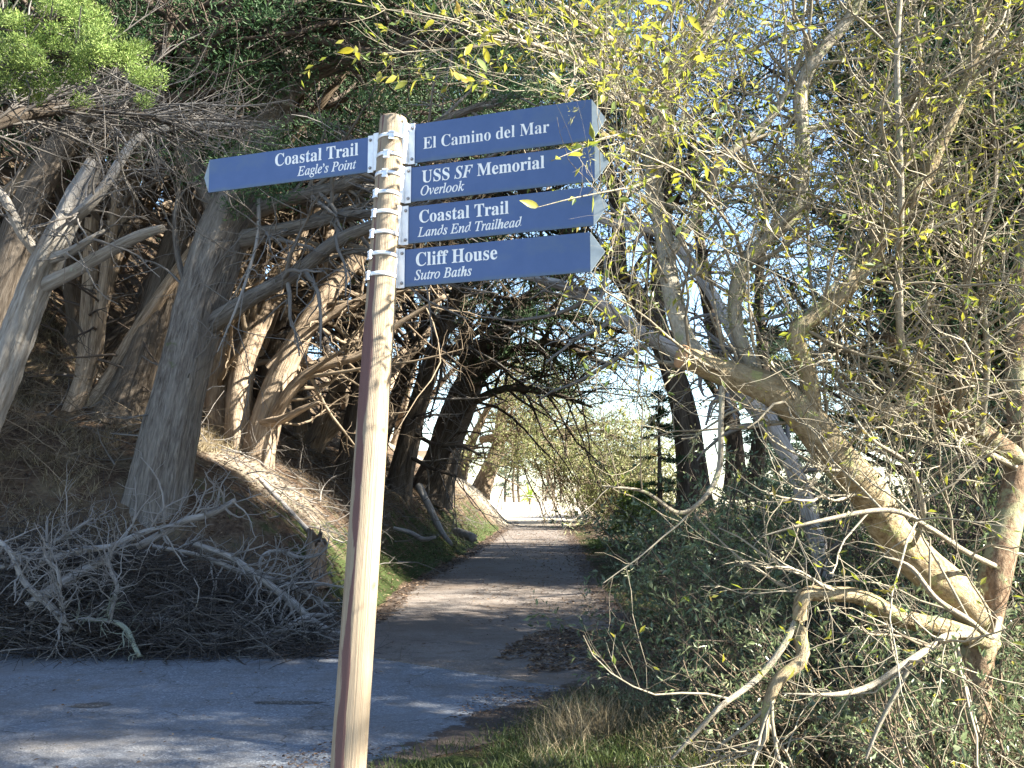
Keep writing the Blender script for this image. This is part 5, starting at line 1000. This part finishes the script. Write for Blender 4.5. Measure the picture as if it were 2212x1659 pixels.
def scatter(n, x0, x1, y0, y1, cond):
    x = rgz.uniform(x0, x1, n); y = rgz.uniform(y0, y1, n); k = cond(x, y); x, y = x[k], y[k]; return np.column_stack([x, y, height(x, y) - .005])
patch = lambda x, y, f=2.2, th=-.1: lump(x, y, f) > th
rs_ = lambda x, y: -sdist(x, y, RB)
ls_ = lambda x, y: sdist(x, y, LB)
blades('grass', 'green grass at the path edge in the foreground, right of the post', scatter(34000, -1.0, 2.8, 5.2, 8.4, lambda x, y: (rs_(x, y) > rgz.uniform(-.22, .2, len(x))) & patch(x, y, 2.5, -.5)), .12, .0055, M['grass'])
blades('grass', 'green grass strip between the bank and the left edge of the trail', scatter(52000, -5, 0, 12.5, 36, lambda x, y: (ls_(x, y) > rgz.uniform(-.1, .5, len(x))) & (ls_(x, y) < rgz.uniform(.2, 1.9, len(x))) & patch(x, y, 1.6, -.05)), .09, .009, M['grass'])
blades('grass', 'green grass patches along the right edge of the trail', scatter(22000, .8, 4.5, 8.5, 30, lambda x, y: (rs_(x, y) > rgz.uniform(-.1, .2, len(x))) & (rs_(x, y) < 1.4) & patch(x, y, 1.9, -.1)), .08, .009, M['grass'])
blades('grass', 'sparse weeds under the front of the brush pile', scatter(9000, -6, -2, 10.4, 11.9, lambda x, y: (ls_(x, y) > -.12) & (ls_(x, y) < .55) & patch(x, y, 3, .1)), .05, .010, M['grass'])
blades('dry_grass', 'straw-coloured dry grass on the bank left of the leaning trunk', scatter(26000, -10, -4.6, 11.2, 17, lambda x, y: (ls_(x, y) > .4) & patch(x, y, 1.7, -.05)), .24, .008, M['dry'], .8, 'dry grass')
blades('dry_grass', 'dry stalks and tangled straw at the foreground path edge', scatter(6000, .1, 3.0, 5.4, 8.0, lambda x, y: (rs_(x, y) > .1) & patch(x, y, 2.0, -.1)), .26, .004, M['dry'], .7, 'dry grass')
c = P(1265, 1575, 6.6); n = 420; pts = np.column_stack([c[0] + rgz.normal(size=n) * .13, c[1] + rgz.normal(size=n) * .12, np.zeros(n)]); pts[:, 2] = height(pts[:, 0], pts[:, 1])
blades('dry_weed_clump', 'pale dead weed clump standing at the corner of the path', pts, .34, .005, M['dry'], .45, 'weed')
def strew(name, label, pts, L, mat, cat='leaves'):
    n = len(pts); g = Geo(); an = rgz.uniform(0, 6.28, n); d = np.column_stack([np.cos(an), np.sin(an), rgz.normal(size=n) * .15]); LL = rgz.uniform(.5, 1.3, n) * L
    leaves(g, pts + A(0, 0, .012), d, rgz.normal(size=(n, 3)) * .35 + A(0, 0, 1), LL, LL * rgz.uniform(.2, .5, n)); o = g.build(name, mat, kind='stuff', sm=False); tag(o, label, cat)
def litter_pts(n, cond, x0, x1, y0, y1):
    x = rgz.uniform(x0, x1, n); y = rgz.uniform(y0, y1, n); k = cond(x, y); x, y = x[k], y[k]; return np.column_stack([x, y, np.maximum(height(x, y), zt(y) + .014)])
strew('leaf_litter', 'drift of dead brown leaves on the right half of the trail', litter_pts(16000, lambda x, y: (rs_(x, y) < .3) & (np.hypot((x - .85) / 1.0, (y - 10.4) / 1.5) < 1 + .35 * lump(x, y, 2.5)) & (lump(x, y, 3.2) > -.15), -.6, 2.2, 8.2, 12.6), .055, M['litter'])
strew('leaf_litter', 'scattered dead leaves along both edges of the trail', litter_pts(30000, lambda x, y: ((ls_(x, y) > -.45) | (rs_(x, y) > -.5)) & (rgz.uniform(size=len(x)) < .8) & (ls_(x, y) < .8) & (rs_(x, y) < .8), -3, 4.2, 9, 44), .06, M['litter'])
strew('leaf_litter', 'small leaf bits scattered over the grey path', litter_pts(2600, lambda x, y: (ls_(x, y) < 0) & (rs_(x, y) < 0) & (lump(x, y, 1.5) > .0), -6, 1.5, 5.5, 20), .035, M['litter'])
strew('leaf_litter', 'dark debris along the left edge of the grey path by the brush pile', litter_pts(16000, lambda x, y: (ls_(x, y) > -.25) & (ls_(x, y) < .6), -7, -1.8, 9.8, 13.5), .05, M['litter'])
strew('leaf_litter', 'brown leaf crumbs where the path meets the foreground grass', litter_pts(9000, lambda x, y: (rs_(x, y) > -.75) & (rs_(x, y) < .4) & (lump(x, y, 2.6) > -.1), -1.6, 1.4, 5.3, 8.4), .035, M['litter'])
strew('leaf_litter', 'brown leaves and needles lying in the grass left of the trail', litter_pts(16000, lambda x, y: (ls_(x, y) > -.35) & (ls_(x, y) < 2.0), -4.5, 1, 12, 36), .075, M['litter'])
strew('leaf_litter', 'dead leaves strewn over the trail surface itself', litter_pts(11000, lambda x, y: (ls_(x, y) < 0) & (rs_(x, y) < .2) & (lump(x, y, 1.4) + .5 * (x - .3) > rgz.uniform(-.9, .9, len(x))), -2, 2.6, 10, 40), .055, M['litter'])
strew('needle_litter', 'brown cypress needle litter covering the bank', litter_pts(34000, lambda x, y: (ls_(x, y) > .2) & (ls_(x, y) < 6), -9, -1, 12, 34), .07, M['litter'])

# ------------------------------------------------------------------ end of the trail: gate, posts, bright fronded plant, dark branch heap
gy_ = 66.0
def pole(g, a, b, r, k=8): tubes(g, np.array([[a, (A(*a) + A(*b)) / 2, b]], float), np.full((1, 3), r), k)
xr, xl = P(1219, 1100, gy_)[0], P(1165, 1100, gy_)[0]; z0 = float(zt(gy_))
t = thing('pipe_gate', 'low metal pipe gate at the far bright end of the trail', 'gate', (xr, gy_, z0))
for x_ in (xr, xr - .5): g = Geo(); pole(g, (x_, gy_, z0 - .1), (x_, gy_, z0 + (.95 if x_ == xr else .85)), .05); g.build('gate_post', M['gate'], t)
for zz, ln in ((.82, 2.6), (.3, 1.8)): g = Geo(); pole(g, (xr, gy_, z0 + zz), (xr - ln, gy_ - .3, z0 + zz + .05), .03); g.build('rail', M['gate'], t)
g = Geo(); pole(g, (xr, gy_, z0 + .15), (xr - 2.5, gy_ - .3, z0 + .75), .025); g.build('brace', M['gate'], t)
xq = P(1084, 1085, 62)[0]; z0 = gz(xq, 62.0); g = Geo(); pole(g, (xq, 62, z0 - .1), (xq, 62, z0 + 1.5), .06); tag(g.build('wooden_post', M['gate'], base=(xq, 62, z0)), 'thin dark post left of the far end of the trail', 'post')
xq = P(1145, 1080, 84)[0]; z0 = gz(xq, 84.0); t = thing('fronded_plant', 'bright yellow-green plant with arching fronds beyond the gate', 'plant', (xq, 84, z0)); g = Geo(); pole(g, (xq, 84, z0 - .1), (xq, 84, z0 + .5), .14); g.build('stem', M['cyp_tan'], t)
rf = np.random.default_rng(5)
for i in range(34):
    an, el = rf.uniform(0, 6.28), rf.uniform(.25, 1.4); L = rf.uniform(.9, 1.7); s_ = np.linspace(0, 1, 7); hd = A(math.cos(an), math.sin(an), 0); lat = A(-hd[1], hd[0], 0)
    c = A(xq, 84, z0 + .45) + hd * (s_ * L * math.cos(el))[:, None] + A(0, 0, 1) * (s_ * L * math.sin(el) - .55 * L * s_ ** 2.2 * math.cos(el))[:, None]; wv = (.11 * np.sin(np.pi * (s_ * .9 + .08)))[:, None]
    g = Geo(); g.add(np.concatenate([c - lat * wv + A(0, 0, .03), c, c + lat * wv + A(0, 0, .03)]), [[k * 7 + j, k * 7 + j + 1, (k + 1) * 7 + j + 1, (k + 1) * 7 + j] for k in range(2) for j in range(6)]); g.build('frond', M['frond'], t)
def heap_s(rng, n): x = rng.uniform(2.6, 4.3, n); y = rng.uniform(30, 34, n); return np.column_stack([x, y, height(x, y) + rng.uniform(0, .45, n)])
tangle('branch_heap', 'dark heap of cut branches at the right edge of the trail before the sunlit stretch', 'branches', 120, heap_s, 1.1, .03, M['tw_dark'], 131)

for o in bpy.data.objects:
    for k in ('_b', '_m'):
        if k in o: del o[k]
